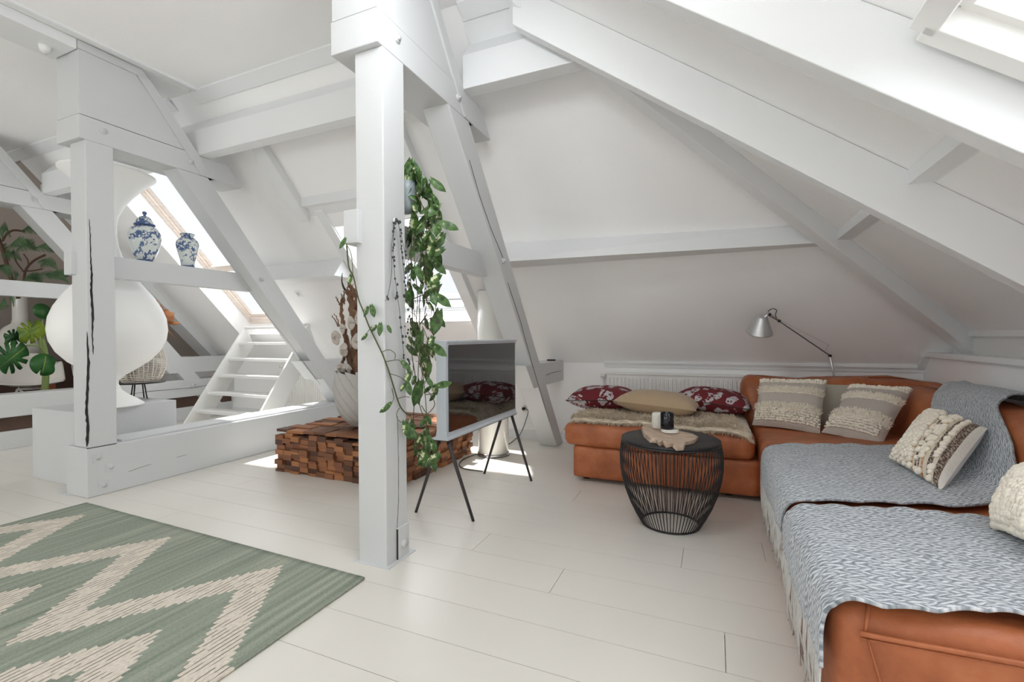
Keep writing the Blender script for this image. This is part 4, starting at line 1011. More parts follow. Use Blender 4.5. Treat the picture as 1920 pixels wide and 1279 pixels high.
def tw(pts, r0, r1, name='branch', wob=0.012, mat='bark', y=3.30, seed=0):
    P = smooth([at(a, b, 'y', y + c) for a, b, c in pts], 7); n = len(P)
    rs = [(r0 + (r1 - r0) * i / (n - 1)) * (1 + 0.35 * noise.noise(Vector((i * 0.6, seed, 1)))) for i in range(n)]
    P = [p + Vector((noise.noise(Vector((i * .5, seed, 0))), noise.noise(Vector((i * .5, seed, 5))), 0)) * wob for i, p in enumerate(P)]
    m = MB(); m.tube(P, rs, 9); m.build(name, M[mat], pp)
tw([(672, 705, 0), (668, 660, 0.02), (664, 610, -.02), (660, 570, 0), (652, 545, 0)], 0.05, 0.022, seed=1, wob=0.03)
tw([(660, 705, 0), (656, 670, 0.0), (650, 640, .02), (644, 610, 0), (640, 585, 0), (641, 560, 0)], 0.034, 0.010, seed=2)
tw([(690, 705, 0), (684, 660, 0.06), (680, 620, .05), (672, 585, 0.05), (668, 555, .05), (655, 535, .03)], 0.055, 0.016, seed=3, wob=0.03)
tw([(655, 706, -.05), (646, 695, -.05), (642, 680, -.05), (647, 667, -.05), (645, 650, -.05)], 0.014, 0.012, seed=4)
tw([(640, 575, 0), (633, 563, 0), (630, 556, 0)], 0.008, 0.004, seed=5)
tw([(641, 575, 0), (643, 560, 0), (639, 551, 0)], 0.008, 0.004, seed=6)
tw([(634, 612, 0), (628, 600, 0), (622, 592, 0)], 0.006, 0.003, seed=7)
tw([(636, 612, 0), (632, 597, 0), (626, 588, 0)], 0.006, 0.003, seed=8)
for a, b in ((653, 530), (658, 528), (662, 533), (667, 540), (646, 540)): tw([(a, b + 30, 0), (a - 1, b + 10, 0), (a, b, 0)], 0.008, 0.003, seed=a)
tw([(652, 548, 0), (645, 540, 0), (641, 527, 0), (642, 512, 0)], 0.013, 0.003, 'horn', mat='cable', seed=9, wob=0.002)
tw([(668, 705, -.06), (671, 690, -.06), (668, 675, -.05), (676, 650, -.03)], 0.022, 0.015, seed=11)
for a, b, rx, ry, sd in ((630, 634, .045, .062, 1), (643, 617, .034, .045, 2), (659, 606, .050, .060, 3), (672, 596, .045, .06, 4), (669, 640, .055, .07, 5), (645, 656, .040, .06, 6), (641, 690, .05, .04, 7), (655, 694, .022, .05, 8)):
    c = at(a, b, 'y', 3.20); m = MB(); R2 = random.Random(sd)
    m.grid(lambda s, t: Vector((c.x + rx * t * math.cos(2 * PI * s) * (1 + .07 * math.sin(s * 19 + sd)), c.y - 0.02 * math.cos(t * 1.5) + 0.012 * math.sin(s * 9 + sd), c.z + ry * t * math.sin(2 * PI * s) * (1 + .06 * math.cos(s * 23)))), 28, 5)
    m.build('shell_disc', M['shell'], pp, solid=0.005)

# ------------------------------------------------------------------ hanging plants on the near post
def leaf_mesh(w, l, mat, fold=0.25, droop=0.25, name='leaf', n=6, heart=True):
    """heart-shaped leaf, stem at the origin, tip along -z, facing -y"""
    rows = []
    for i in range(n + 1):
        t = i / n
        hw = w / 2 * (math.sin(PI * min(1, t * 0.92 + 0.06)) ** 0.65) * (1 - 0.55 * t * t) if i < n else 0.0008
        zz = -l * t + (0.18 * l * (1 - t) ** 6 if heart else 0); yy = -droop * l * math.sin(t * PI * 0.6)
        rows.append([(s * hw, yy + abs(s) * hw * fold - (0.0), zz + (0.16 * l * abs(s) * (1 - t) ** 3 if heart else 0)) for s in (-1, -0.5, 0, 0.5, 1)])
    v = [p for r in rows for p in r]
    m = MB(); m.add(v, [(j * 5 + i, j * 5 + i + 1, (j + 1) * 5 + i + 1, (j + 1) * 5 + i) for j in range(n) for i in range(4)], True)
    me = m.mesh(name, fix=False); me.materials.append(mat); return me
pl_ = thing('trailing_pothos', 'variegated trailing pothos cascading down beside the near post', 'plant', (-1.42, 2.16, 1.95))
LM = [leaf_mesh(0.050, 0.078, M['pothos'], f, d) for f, d in ((0.3, 0.2), (0.15, 0.4), (0.5, 0.1), (0.2, -0.1))]
R = random.Random(33)
def add_leaf(par, me, p, s, yaw, pitch, roll):
    o = bpy.data.objects.new('leaf', me); COL.objects.link(o); o.parent = par; o.matrix_parent_inverse = Matrix.Translation(-par.location)
    o.location = p; o.rotation_euler = (pitch, roll, yaw); o.scale = (s, s, s)
def col_range(y):
    tab = [(310, 764, 778), (340, 764, 800), (370, 764, 815), (400, 764, 822), (440, 765, 826), (500, 766, 822), (540, 766, 828), (600, 768, 822), (650, 768, 815), (700, 770, 820), (760, 770, 822), (800, 775, 812), (850, 780, 815), (885, 795, 820)]
    for (a, b, c), (d, e, f) in zip(tab[:-1], tab[1:]):
        if y <= d: k = (y - a) / (d - a); return b + (e - b) * k, c + (f - c) * k
    return tab[-1][1:]
for k in range(225):
    r_ = R.random(); yp = 318 + (r_ ** 1.55) * 545
    a, b = col_range(yp); xp = R.uniform(a - 2, b); d = 2.09 + R.uniform(0, 0.20)
    if yp > 600 and R.random() < 0.35: continue
    s = R.uniform(0.65, 1.1) * (0.9 if yp > 560 else 1.0)
    add_leaf(pl_, R.choice(LM), at(xp, yp, 'y', d), s, R.uniform(-1.0, 1.3), R.uniform(-0.5, 0.5), R.uniform(-0.9, 0.9))
for (a, b, s, yaw, ro) in ((822, 602, 1.5, .3, .2), (806, 537, 1.2, .6, -.3), (820, 548, 1.1, .2, .9), (830, 432, 1.1, .9, -1.2), (829, 455, 1.1, .4, .5), (786, 735, 1.5, .1, .2), (815, 662, 1.1, .5, -.9), (800, 690, 1.3, .2, .1), (822, 735, .9, .8, -1.8), (775, 815, 1.2, -.3, .6), (770, 800, 1.0, -.5, .9), (799, 828, 1.2, .1, -.3), (797, 858, 1.3, .3, .2), (820, 868, 1.1, .6, .9), (808, 873, 1.0, .2, -.4), (788, 640, 1.3, 0, .1), (768, 316, 1.1, .2, .3), (776, 322, 1.2, .3, -.3), (812, 352, 1.1, .9, -.9), (820, 398, 1.1, .6, .6), (828, 480, 1.0, .8, 1.1)):
    add_leaf(pl_, R.choice(LM), at(a, b - 12, 'y', 2.16), s, yaw, 0.0, ro)
stems = [[(770, 345), (775, 420), (778, 500), (783, 560), (780, 620), (790, 680), (797, 740), (800, 790), (797, 840), (812, 870)],
         [(768, 345), (790, 380), (800, 430), (797, 500), (800, 560), (796, 600), (812, 595), (825, 605)],
         [(768, 350), (785, 440), (790, 520), (786, 580), (788, 640), (784, 700), (787, 760), (800, 800), (792, 850), (806, 878), (818, 872)],
         [(770, 350), (772, 450), (770, 540), (774, 600), (772, 660), (780, 720), (775, 790), (785, 860)],
         [(772, 350), (800, 400), (815, 432), (832, 436)], [(776, 560), (800, 550), (818, 540)], [(797, 740), (812, 738), (822, 733)],
         [(800, 730), (815, 755), (808, 770), (798, 778)], [(790, 760), (800, 775), (812, 782)], [(786, 640), (800, 660), (812, 668)]]
for i, s_ in enumerate(stems):
    m = MB(); m.tube(smooth([at(a, b, 'y', 2.13 + 0.02 * (i % 4)) for a, b in s_], 5), 0.0024, 5); m.build('vine', M['vine_brown' if i % 2 else 'vine'], pl_)
for k in range(60):      # short tangled side stems
    yp = R.uniform(400, 700); a, b = col_range(yp); x0 = R.uniform(a, b - 8); p0 = at(x0, yp, 'y', 2.15); p1 = at(x0 + R.uniform(-14, 16), yp + R.uniform(10, 34), 'y', 2.15 + R.uniform(-.05, .05))
    mid = (p0 + p1) / 2 + Vector((R.uniform(-.02, .02), 0, R.uniform(-.02, .03))); m = MB(); m.tube([p0, mid, p1], 0.0017, 4); m.build('tendril', M['vine_brown'], pl_)
wp = MB(); c = Vector((-1.545, 2.115, 1.95)); wp.lathe([(0.028, -0.12), (0.05, -0.09), (0.058, 0.0), (0.056, 0.05), (0.050, 0.052)], c, 24, sy=0.9)
tag(wp.build('wall_planter', simple('grey_glazed_pot', (140, 150, 154), 0.4)), 'small grey wall pot half hidden by pothos leaves on the back of the near post', 'pot')
# long single vine crossing the front of the post
vp = [(650, 456, 'y', 1.80), (654, 500, 'y', 1.83), (663, 520, 'y', 1.845), (672, 560, 'y', 1.855), (681, 583, 'y', 1.855), (692, 612, 'y', 1.86), (706, 641, 'y', 1.862), (717, 664, 'y', 1.865), (728, 693, 'x', -1.488), (738, 725, 'x', -1.486), (749, 759, 'x', -1.486), (760, 774, 'x', -1.486), (770, 780, 'x', -1.48)]
lv = thing('trailing_vine', 'single long green vine hanging across the front of the near post', 'plant', at(*vp[0]))
m = MB(); m.tube(smooth([at(*q) for q in vp], 6), 0.0036, 6); m.build('vine', M['vine'], lv)
for s_ in ([(645, 454, 'y', 1.80), (652, 462, 'y', 1.79), (659, 480, 'y', 1.81), (662, 520, 'y', 1.84)], [(681, 583, 'y', 1.85), (690, 576, 'y', 1.84), (697, 583, 'y', 1.84)], [(694, 615, 'y', 1.85), (706, 614, 'y', 1.84), (712, 618, 'y', 1.84)], [(697, 612, 'y', 1.855), (688, 625, 'y', 1.85), (686, 632, 'y', 1.85)], [(716, 660, 'y', 1.86), (730, 656, 'x', -1.48), (741, 664, 'x', -1.48), (740, 674, 'x', -1.48)], [(724, 678, 'x', -1.485), (745, 675, 'x', -1.48), (752, 678, 'x', -1.475), (760, 686, 'x', -1.475)],
           [(732, 701, 'x', -1.485), (748, 706, 'x', -1.48), (760, 714, 'x', -1.48)], [(735, 728, 'x', -1.48), (738, 748, 'x', -1.475), (730, 760, 'x', -1.475), (722, 768, 'x', -1.475)], [(746, 748, 'x', -1.48), (758, 744, 'x', -1.48), (768, 745, 'x', -1.48)], [(749, 765, 'x', -1.48), (744, 775, 'x', -1.475), (746, 787, 'x', -1.475), (755, 793, 'x', -1.475), (762, 800, 'x', -1.475)]):
    m = MB(); m.tube(smooth([at(*q) for q in s_], 5), 0.0018, 5); m.build('tendril', M['vine'], lv)
for (a, b, ax, vl, s, yw, ro) in ((646, 450, 'y', 1.79, .65, 0, .5), (657, 518, 'y', 1.83, .6, .2, .4), (688, 578, 'y', 1.84, .6, 0, .4), (697, 576, 'y', 1.84, .7, .4, -.3), (713, 610, 'y', 1.84, .7, .2, 0), (704, 612, 'y', 1.84, .5, 0, .8), (728, 613, 'x', -1.47, .45, .8, -.4), (686, 628, 'y', 1.84, .5, 0, .8), (755, 680, 'x', -1.46, .7, 1.0, -.7), (764, 720, 'x', -1.46, .8, .9, -.2), (768, 700, 'x', -1.46, .8, .9, .3), (731, 757, 'x', -1.46, .55, .8, .9), (726, 765, 'x', -1.46, .55, .8, 1.1), (760, 795, 'x', -1.45, .95, .7, -.2), (766, 805, 'x', -1.45, .9, .9, -.7), (758, 722, 'x', -1.46, .5, .8, .5)):
    add_leaf(lv, R.choice(LM), at(a, b, ax, vl), s, yw, 0, ro)
# string of hearts
sh_ = thing('string_of_hearts', 'thin string-of-hearts strands hanging from a hook on the near post', 'plant', at(741, 413, 'x', -1.46))
hk = at(741, 414, 'x', -1.48); m = MB(); m.ball(hk, 0.012, 0.010, 0.016, 10, 6); m.build('hook', M['glossy_white'], sh_)
strs = [[(744, 413), (738, 420), (738, 450), (737, 480), (740, 515), (744, 548), (742, 560)], [(745, 414), (749, 430), (752, 460), (755, 490), (758, 520), (762, 552)], [(744, 550), (748, 575), (751, 605), (754, 635), (757, 665), (758, 690)], [(740, 420), (734, 465), (735, 500), (731, 535), (726, 558), (722, 564)], [(752, 440), (760, 480), (764, 520), (762, 545)]]
Rh = random.Random(14)
for s_ in strs:
    m = MB(); P = smooth([at(a, b, 'x', -1.474) for a, b in s_], 6); m.tube(P, 0.0013, 4); m.build('strand', M['heart'], sh_)
m = MB()
for i, s_ in enumerate(strs):
    P = smooth([at(a, b, 'x', -1.470) for a, b in s_], 4)
    for k, p in enumerate(P[1:]):
        if Rh.random() < (0.85 if i < 2 else 0.32): m.ball(p + Vector((0.004, Rh.uniform(-.009, .009), Rh.uniform(-.006, .006))), 0.0028, Rh.uniform(.006, .010), Rh.uniform(.006, .010), 7, 4)
for a, b, r in ((752, 614, .010), (759, 612, .006), (755, 631, .011), (761, 631, .009), (757, 666, .009), (745, 556, .012), (758, 555, .013), (743, 412, .012), (750, 416, .011)):
    m.ball(at(a, b, 'x', -1.468), 0.003, r, r * .8, 8, 4)
for k in range(26):
    m.ball(at(Rh.uniform(764, 768), Rh.uniform(480, 740), 'x', -1.478), 0.003, .008, .007, 7, 4)
m.build('heart_leaves', M['heart'], sh_, kind='stuff', fix=False)

# ------------------------------------------------------------------ vases on the collar beam
def vase(name, label, px, y, prof, bands, extra=None):
    c = at(px, 480, 'y', y); c = Vector((-4.345, c.y * (4.345 / abs(c.x)) , 1.80))
    T = thing(name, label, 'vase', c); NN = 64
    def rib(r, j, z): return r * (1 + 0.018 * abs(math.sin(j * PI / 8 * 1.0)) * (1 if r > 0.06 else 0))
    v = [(c.x + rib(r, j, z) * math.cos(2 * PI * j / NN), c.y + rib(r, j, z) * math.sin(2 * PI * j / NN), c.z + z) for r, z in prof for j in range(NN)]
    m = MB(); m.add(v, [(k * NN + j, k * NN + (j + 1) % NN, (k + 1) * NN + (j + 1) % NN, (k + 1) * NN + j) for k in range(len(prof) - 1) for j in range(NN)] + [tuple(reversed(range(NN))), tuple(range((len(prof) - 1) * NN, len(prof) * NN))], True); m.build('body', M['delft'], T)
    for nm, pr, mt in bands:
        m = MB(); m.lathe(pr, c, 48); m.build(nm, M[mt], T)
vase('ginger_jar', 'large blue and white lidded jar on the collar beam', 272, 2.34, [(0.052, 0.008), (0.075, 0.05), (0.100, 0.12), (0.113, 0.19), (0.112, 0.235), (0.092, 0.275), (0.062, 0.292)],
     [('foot_ring', [(0.050, 0.0), (0.054, 0.0), (0.055, 0.014), (0.052, 0.016)], 'delft_band'), ('collar', [(0.060, 0.288), (0.062, 0.30), (0.060, 0.303)], 'delft_band'), ('lid', [(0.070, 0.300), (0.074, 0.306), (0.060, 0.326), (0.050, 0.352), (0.030, 0.372), (0.012, 0.378)], 'delft'), ('lid_rim', [(0.066, 0.296), (0.075, 0.300), (0.074, 0.308), (0.066, 0.310)], 'delft_band'), ('knob', [(0.012, 0.376), (0.008, 0.386), (0.016, 0.398), (0.015, 0.410), (0.008, 0.416), (0.0, 0.417)], 'delft_band')])
vase('porcelain_vase', 'small open blue and white vase on the collar beam, right of the lidded jar', 352, 2.68, [(0.050, 0.006), (0.055, 0.05), (0.075, 0.13), (0.087, 0.19), (0.085, 0.225), (0.062, 0.255), (0.050, 0.266)],
     [('foot_ring', [(0.048, 0.0), (0.052, 0.0), (0.052, 0.010), (0.050, 0.012)], 'delft_band'), ('neck', [(0.048, 0.262), (0.046, 0.275), (0.056, 0.292), (0.054, 0.296), (0.044, 0.285), (0.042, 0.262)], 'delft'), ('rim', [(0.053, 0.290), (0.058, 0.294), (0.053, 0.298)], 'delft_band')])

# ------------------------------------------------------------------ white sculpture on its plinth
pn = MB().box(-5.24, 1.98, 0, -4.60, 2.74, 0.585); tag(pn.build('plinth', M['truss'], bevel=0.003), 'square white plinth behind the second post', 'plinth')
SCc = (-4.74, 2.30)
prof = [(0.225, 0.0), (0.222, 0.01), (0.18, 0.045), (0.12, 0.085), (0.07, 0.13), (0.048, 0.185), (0.052, 0.215), (0.10, 0.26), (0.19, 0.32), (0.275, 0.385), (0.345, 0.47), (0.385, 0.56), (0.397, 0.65), (0.387, 0.75), (0.355, 0.84), (0.30, 0.94), (0.225, 1.04), (0.15, 1.14), (0.095, 1.25), (0.062, 1.36), (0.050, 1.46), (0.050, 1.54), (0.062, 1.62), (0.10, 1.71), (0.16, 1.80), (0.235, 1.89), (0.295, 1.95), (0.325, 1.975), (0.325, 1.985), (0.30, 1.985), (0.15, 1.90), (0.0, 1.87)]
sp_ = []
for i in range(len(prof) - 1):
    for s in range(3): sp_.append((prof[i][0] + (prof[i + 1][0] - prof[i][0]) * s / 3, prof[i][1] + (prof[i + 1][1] - prof[i][1]) * s / 3))
sp_.append(prof[-1])
m = MB(); m.lathe(sp_, (SCc[0], SCc[1], 0.586), 72); tag(m.build('hourglass_sculpture', M['matte_white']), 'large white hourglass-shaped sculpture with a flared top and round belly, on the plinth', 'sculpture')

# small black table with wicker lantern
wt = Vector((-5.03, 2.66, 0.586)); lt = thing('low_tray_table', 'low round black tray table behind the white sculpture', 'table', wt)
m = MB(); m.lathe([(0.0, 0.150), (0.205, 0.150), (0.21, 0.156), (0.21, 0.162), (0.0, 0.160)], wt, 40); m.build('tray', M['black'], lt)
for a in range(4):
    an = a * PI / 2 + 0.5; m = MB(); m.tube([wt + Vector((0.05 * math.cos(an), 0.05 * math.sin(an), 0.15)), wt + Vector((0.075 * math.cos(an), 0.072 * math.sin(an), 0.0))], 0.006, 6); m.build('leg', M['black'], lt)
lc = wt + Vector((0.0, 0.02, 0.163)); wl = thing('wicker_lantern', 'round white wicker lantern on the low black tray table', 'lantern', lc)
def egg(z): t = z / 0.42; return 0.10 + 0.10 * math.sin(PI * min(1, t * 0.9 + 0.1)) ** 0.8 if t < 0.95 else 0.05
m = MB()
for k in range(16):
    a = 2 * PI * k / 16; m.tube([lc + Vector((egg(z) * math.cos(a), egg(z) * math.sin(a), z)) for z in [i * 0.04 for i in range(11)]], 0.005, 5)
m.build('ribs', M['wicker'], wl, kind='stuff')
m = MB()
for i in range(25):
    z = i * 0.0165; r = egg(z) + 0.002; m.tube([lc + Vector((r * math.cos(2 * PI * j / 28), r * math.sin(2 * PI * j / 28), z)) for j in range(29)], 0.0022 if i > 3 else 0.005, 4, cap=False)
m.build('weave', M['wicker'], wl, kind='stuff')

# ------------------------------------------------------------------ background: root, plants, chairs
def root_blob():
    cc = at(303, 596, 'x', -6.2); T = thing('root_wood', 'gnarled orange root of wood hanging behind the white sculpture', 'driftwood', cc)
    m = MB()
    def g_(s, t):
        th = PI * t; ph = 2 * PI * s; d = Vector((math.sin(th) * math.cos(ph), math.sin(th) * math.sin(ph), math.cos(th)))
        k = 1 + 0.35 * noise.noise(d * 2.2) + 0.15 * noise.noise(d * 6); return cc + Vector((d.x * 0.10 * k, d.y * 0.13 * k, d.z * 0.10 * k))
    m.grid(g_, 28, 18); m.build('trunk', M['rootwood'], T)
    for pts, r in (([(300, 590), (293, 575), (294, 563)], .03), ([(305, 590), (303, 578), (301, 572)], .022), ([(312, 604), (325, 606), (335, 606)], .03), ([(300, 600), (292, 598), (287, 585), (291, 568)], .035), ([(310, 612), (320, 625), (330, 634)], .006)):
        m = MB(); P = [at(a, b, 'x', -6.2) for a, b in pts]; m.tube(smooth(P, 4), [r * (1 - 0.6 * i / (len(P) * 4 - 4 + 1)) for i in range((len(P) - 1) * 4 + 1)], 8); m.build('branch', M['rootwood'], T)
root_blob()
fe = thing('feathery_tree', 'indoor tree with feathery dark green fronds, far left', 'plant', (-8.0, 3.0, 0.9))
Rf = random.Random(9)
for pts, r in (([(-10, 430), (5, 470), (20, 520), (35, 560)], .022), ([(45, 545), (47, 510), (62, 490), (85, 478)], .014), ([(45, 510), (30, 490), (25, 470)], .009), ([(5, 452), (12, 440), (25, 432), (45, 434)], .012), ([(50, 508), (60, 508), (80, 504)], .008), ([(53, 500), (52, 488), (44, 476)], .008)):
    m = MB(); m.tube(smooth([at(a, b, 'x', -7.75) for a, b in pts], 4), r, 6); m.build('branch', M['vine_brown'], fe)
def frond(p0, p1, xx, nleaf=26, ll=8):
    m = MB(); a, b = at(p0[0], p0[1], 'x', xx), at(p1[0], p1[1], 'x', xx + Rf.uniform(-.15, .15)); sag = Vector((0, 0, 0.05))
    P = [a.lerp(b, k / 8) + sag * math.sin(PI * k / 8) for k in range(9)]; m.tube(P, 0.004, 4)
    d = (b - a).normalized(); up = Vector((0, 0, 1)); L = ll * 0.0105
    for k in range(nleaf):
        t = (k + .5) / nleaf; p = a.lerp(b, t) + sag * math.sin(PI * t); l = L * math.sin(PI * (0.12 + 0.83 * t))
        for s in (-1, 1):
            q = p + (up * s * 0.85 + d * 0.6 + Vector((Rf.uniform(-.2, .2), Rf.uniform(-.1, .1), 0))).normalized() * l; w_ = d * 0.006
            m.add([p - w_ * .3, p + w_, q, p.lerp(q, .5) - w_ * .6], [(0, 1, 2, 3)])
    m.build('frond', M['fern'], fe, fix=False)
for p0, p1 in (((8, 430), (2, 470)), ((40, 434), (72, 438)), ((20, 445), (5, 425)), ((20, 460), (58, 462)), ((35, 455), (68, 470)), ((15, 465), (50, 455)), ((30, 470), (66, 466)), ((60, 468), (108, 474)), ((78, 465), (108, 462)), ((70, 492), (108, 506)), ((75, 500), (105, 495)), ((85, 515), (128, 530)), ((60, 520), (120, 525)), ((50, 520), (80, 535)), ((-5, 500), (20, 525)), ((0, 460), (18, 490)), ((2, 480), (40, 488)), ((35, 515), (25, 540)), ((90, 520), (128, 518)), ((-5, 580), (12, 572)), ((18, 560), (26, 575)), ((0, 505), (20, 520)), ((-5, 440), (14, 430)), ((40, 530), (75, 522))):
    frond(p0, p1, -7.75 + Rf.uniform(-.3, .3))
# monstera
mo = thing('monstera', 'monstera plant with split leaves behind the low beams at far left', 'plant', (-7.5, 2.9, 0.8))
def monstera_leaf(pts_out, mat, xx, seed, name='leaf'):
    c = sum((at(a, b, 'x', xx) for a, b in pts_out), Vector()) / len(pts_out); P = [at(a, b, 'x', xx) for a, b in pts_out]
    n = len(P); nx = Vector((1, -.3, .2)).normalized()
    P = [p + nx * (0.025 * noise.noise(p * 5 + Vector((seed, 0, 0)))) for p in P]
    v = [c + nx * 0.03] + P; m = MB(); m.add(v, [(0, i + 1, (i + 1) % n + 1) for i in range(n)], True)
    m.build(name, mat, mo, solid=0.002, fix=False)
def mleaf(cx, cy, rx, ry, ang, cuts, mat, xx, seed):
    """outline in photograph pixels: heart with deep cuts"""
    pts = []; N = 72
    for i in range(N):
        t = 2 * PI * i / N; r = 1.0 - 0.25 * math.cos(t) ** 8 * (1 if math.cos(t) > 0 else 0)
        for cu, wd, dp in cuts:
            dd = abs((t - cu + PI) % (2 * PI) - PI)
            if dd < wd: r *= 1 - dp * (1 - (dd / wd) ** 2)
        x, y = r * rx * math.cos(t), r * ry * math.sin(t); pts.append((cx + x * math.cos(ang) - y * math.sin(ang), cy + x * math.sin(ang) + y * math.cos(ang)))
    monstera_leaf(pts, mat, xx, seed)
cutA = [(1.0, .10, .6), (1.5, .10, .62), (2.0, .10, .6), (2.5, .08, .5), (3.8, .08, .5), (4.3, .10, .55), (4.8, .10, .6), (5.3, .10, .55)]
def midrib(a, b, xx):
    m = MB(); m.tube([at(a[0], a[1], 'x', xx + .05), at(b[0], b[1], 'x', xx + .05)], [0.006, 0.002], 5); m.build('midrib', M['monstera_y'], mo)
midrib((46, 652), (-4, 692), -7.2); midrib((76, 612), (38, 634), -7.25); midrib((86, 668), (80, 700), -7.15)
mleaf(20, 670, 36, 30, 2.6, cutA, M['monstera'], -7.2, 1)
mleaf(57, 622, 30, 22, 2.9, [(0.9, .12, .55), (1.4, .12, .6), (1.9, .12, .6), (4.4, .1, .5), (5.0, .1, .5)], M['monstera_y'], -7.25, 2)
mleaf(25, 632, 22, 15, 2.9, cutA, M['monstera'], -7.35, 3)
mleaf(79, 584, 19, 14, 0.4, [], M['monstera'], -7.3, 4)
mleaf(82, 684, 27, 21, 0.1, [(1.9, .08, .5)], M['monstera'], -7.15, 5)
m = MB(); m.tube(smooth([at(a, b, 'x', -7.3) for a, b in ((84, 735), (86, 690), (82, 655), (76, 635))], 5), 0.035, 8); m.tube(smooth([at(a, b, 'x', -7.25) for a, b in ((82, 655), (65, 648), (45, 650), (30, 665))], 5), 0.010, 6); m.tube(smooth([at(a, b, 'x', -7.25) for a, b in ((82, 660), (75, 640), (80, 600))], 5), 0.010, 6)
m.build('stalk', simple('pale_green_stalk', (128, 146, 84), 0.6), mo)
mp = at(86, 735, 'x', -7.3); m = MB(); m.lathe([(0.13, 0.0), (0.17, 0.32), (0.16, 0.32)], (mp.x, mp.y, 0.0), 28); m.build('pot', M['brown'], mo)
# bottle vase on a brown sideboard
MBs = MB().box(-9.75, 2.4, 0, -9.35, 4.9, 0.82); sb = tag(MBs.build('sideboard', M['brown'], bevel=0.01), 'dark brown sideboard against the taupe far wall', 'sideboard')
bv = at(38, 600, 'x', -9.55); m = MB(); m.lathe([(0.12, 0), (0.21, 0.06), (0.27, 0.18), (0.28, 0.30), (0.25, 0.42), (0.18, 0.52), (0.10, 0.58), (0.088, 0.64), (0.085, 1.15), (0.095, 1.18), (0.08, 1.18)], (bv.x, bv.y, 0.822), 40)
tag(m.build('bottle_vase', M['glossy_white']), 'large white long-necked bottle vase at far left', 'vase')
m = MB(); q = at(90, 720, 'x', -8.6); m.box(q.x - .06, q.y - .06, 0.116, q.x + .06, q.y + .06, 0.70); tag(m.build('wooden_post', M['orangewood'], bevel=0.004), 'short orange-brown square wooden post beside the white shell chair', 'post')
def shell_chair(loc, rz, label, base):
    T = thing('shell_chair', label, 'chair', loc, None); Rz = Matrix.Rotation(rz, 4, 'Z'); Lc = Matrix.Translation(loc) @ Rz
    def g_(s, t):
        u = s * 2 - 1; a = u * 0.9
        if t < 0.5: y = -0.22 + t * 0.80; z = 0.42 + 0.02 * math.cos(t * 9) + 0.10 * u * u * (0.3 + t)
        else: k = (t - 0.5) * 2; y = 0.18 + 0.10 * k; z = 0.42 + 0.40 * k + 0.10 * u * u * (1 - k)
        w_ = 0.30 - 0.06 * abs(t - 0.45) - (0.12 * max(0, t - .8) / .2); return Lc @ Vector((u * w_, y - 0.12 * u * u * (1 if t > .4 else .2), z + (-0.05 * u * u if t > .85 else 0)))
    m = MB(); m.grid(g_, 16, 22); m.build('seat_shell', M['plastic'], T, solid=0.012)
    hub = 0.40
    for sx, sy in ((1, 1), (1, -1), (-1, 1), (-1, -1)):
        m = MB(); m.tube([Lc @ Vector((sx * .12, sy * .10, hub)), Lc @ Vector((sx * .24, sy * .22, 0))], 0.007, 6); m.build('leg', base, T)
    m = MB()
    for a, b in (((.2, .17, .12), (-.14, .12, .38)), ((-.2, .17, .12), (.14, .12, .38)), ((.2, -.17, .12), (.14, .12, .38)), ((-.2, -.17, .12), (-.14, .12, .38)), ((.2, -.17, .12), (-.12, -.10, .38)), ((-.2, -.17, .12), (.12, -.10, .38)), ((-.14, .1, .38), (.14, .1, .38)), ((-.14, -.1, .38), (.14, -.1, .38))):
        m.tube([Lc @ Vector(a), Lc @ Vector(b)], 0.005, 5)
    m.build('wire_brace', base, T); return T
c1 = at(84, 700, 'x', -7.9); shell_chair(Vector((-7.9, c1.y - 0.12, 0.16)), 1.2, 'white moulded shell chair with white wire legs at far left', M['white_metal'])
shell_chair(Vector((-8.5, c1.y + 0.85, 0.12)), 1.8, 'shell chair with black wire legs, mostly hidden behind the second post', M['black'])
MB_ = MB().box(-8.9, 2.0, 0.0, -7.5, 4.6, 0.115); tag(MB_.build('rear_dais', M['brown']), 'low brown platform under the shell chairs at far left', 'platform')

# ------------------------------------------------------------------ rug
m = MB(); m.grid(lambda s, t: Vector((-4.03 + 2.505 * s, -0.60 + (2.40 + 0.03 * s * 0 - 0.055 * s) * t, 0.008 + 0.0015 * noise.noise(Vector((s * 30, t * 30, 0))))), 80, 60)
rg = m.build('rug', M['rug'], fix=False, solid=0.010); tag(rg, 'sage green flat-woven rug with cream zigzag bands, lower left', 'rug')

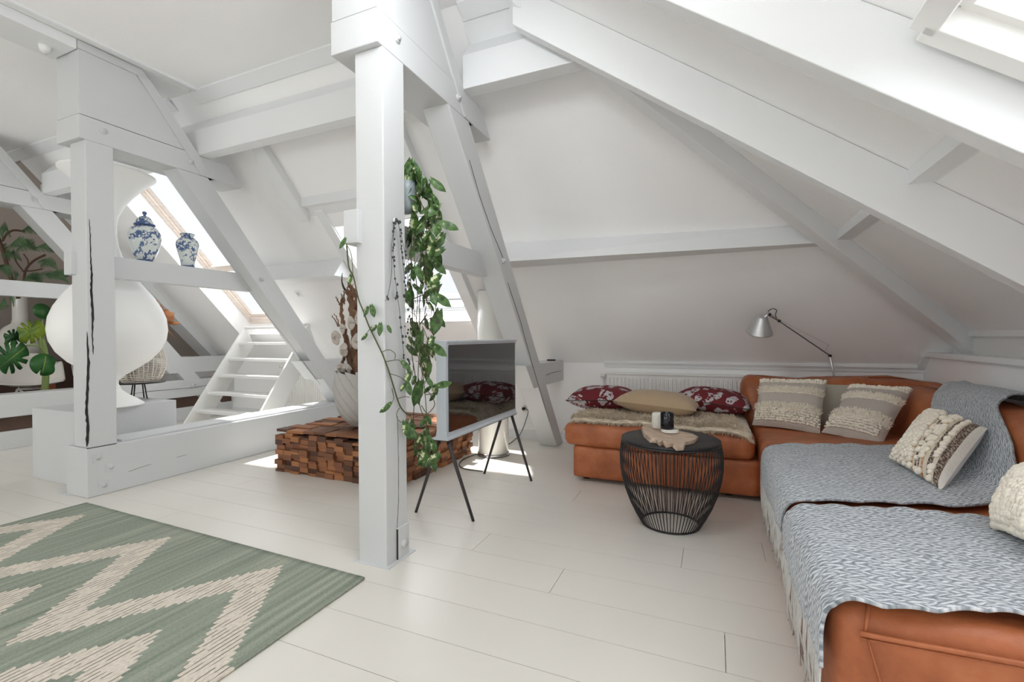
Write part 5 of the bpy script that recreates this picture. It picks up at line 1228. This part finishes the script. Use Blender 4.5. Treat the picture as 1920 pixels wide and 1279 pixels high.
# ------------------------------------------------------------------ small fittings
c = at(560, 551, 'y', 4.15); pl0 = on_plane(560, 551, (0, 1.075, 1), 0.87 + 1.075 * 4.9); ux = Vector((1, 0, 0)); uy = Vector((0, -1.0, 1.075)).normalized()
wp0 = thing('wall_plate', 'small square white switch plate on the slope between stairs and planter', 'switch plate', pl0)
for nm, hs, off, mt in (('plate', 0.045, 0.006, 'white_metal'), ('button', 0.018, 0.012, 'alu')):
    q = pl0 - N1 * off; p = pl0
    m = MB(); m.hexa([p - ux * hs - uy * hs, p + ux * hs - uy * hs, p + ux * hs + uy * hs, p - ux * hs + uy * hs, q - ux * hs - uy * hs, q + ux * hs - uy * hs, q + ux * hs + uy * hs, q - ux * hs + uy * hs]); m.build(nm, M[mt], wp0)
m = MB().box(-1.60, 4.62, 0.901, -1.515, 4.66, 0.916); tag(m.build('remote_control', M['black'], bevel=0.003), 'small black remote lying on the stub beam right of the slanting brace', 'remote control')
sp0 = thing('ceiling_spotlight', 'small white ceiling spotlight at upper left beside the ceiling beam', 'spotlight', (-4.62, 1.62, 3.27))
c = at(84, 86, 'z', 3.24); m = MB(); m.tube([c + Vector((0, 0, 0.06)), c], 0.018, 12); m.build('mount', M['white_metal'], sp0)
m = MB(); m.tube([c + Vector((-.05, .02, -.01)), c + Vector((.05, -.02, -.03))], [0.028, 0.034], 14); m.build('lamp_head', M['white_metal'], sp0)

# ------------------------------------------------------------------ groups of look-alikes
GR = {'throw_cushion': 'cushions on the corner sofa', 'throw_blanket': 'woven throws over the sofa', 'roof_truss': 'white roof trusses', 'purlin': 'purlins under the roof slopes', 'side_purlin': 'purlins under the roof slopes',
      'rafter': 'rafters under the roof slopes', 'radiator': 'panel radiators', 'shell_chair': 'shell chairs at the far left', 'ginger_jar': 'blue and white vases on the collar beam', 'porcelain_vase': 'blue and white vases on the collar beam'}
for o in list(SC.objects):
    k = o.name.split('.')[0]
    if o.parent is None and k in GR: o['group'] = GR[k]
jar = [o for o in SC.objects if o.name.startswith('ginger_jar')][0]
lid = [c for c in jar.children if c.name.split('.')[0] == 'lid'][0]
for c in list(jar.children):
    if c.name.split('.')[0] in ('knob', 'lid_rim'): c.parent = lid; c.matrix_parent_inverse = Matrix()
tvf = [c for c in tv.children if c.name.split('.')[0] == 'frame'][0]
for c in list(tv.children):
    if c.name.split('.')[0] in ('screen', 'underside'): c.parent = tvf; c.matrix_parent_inverse = Matrix()
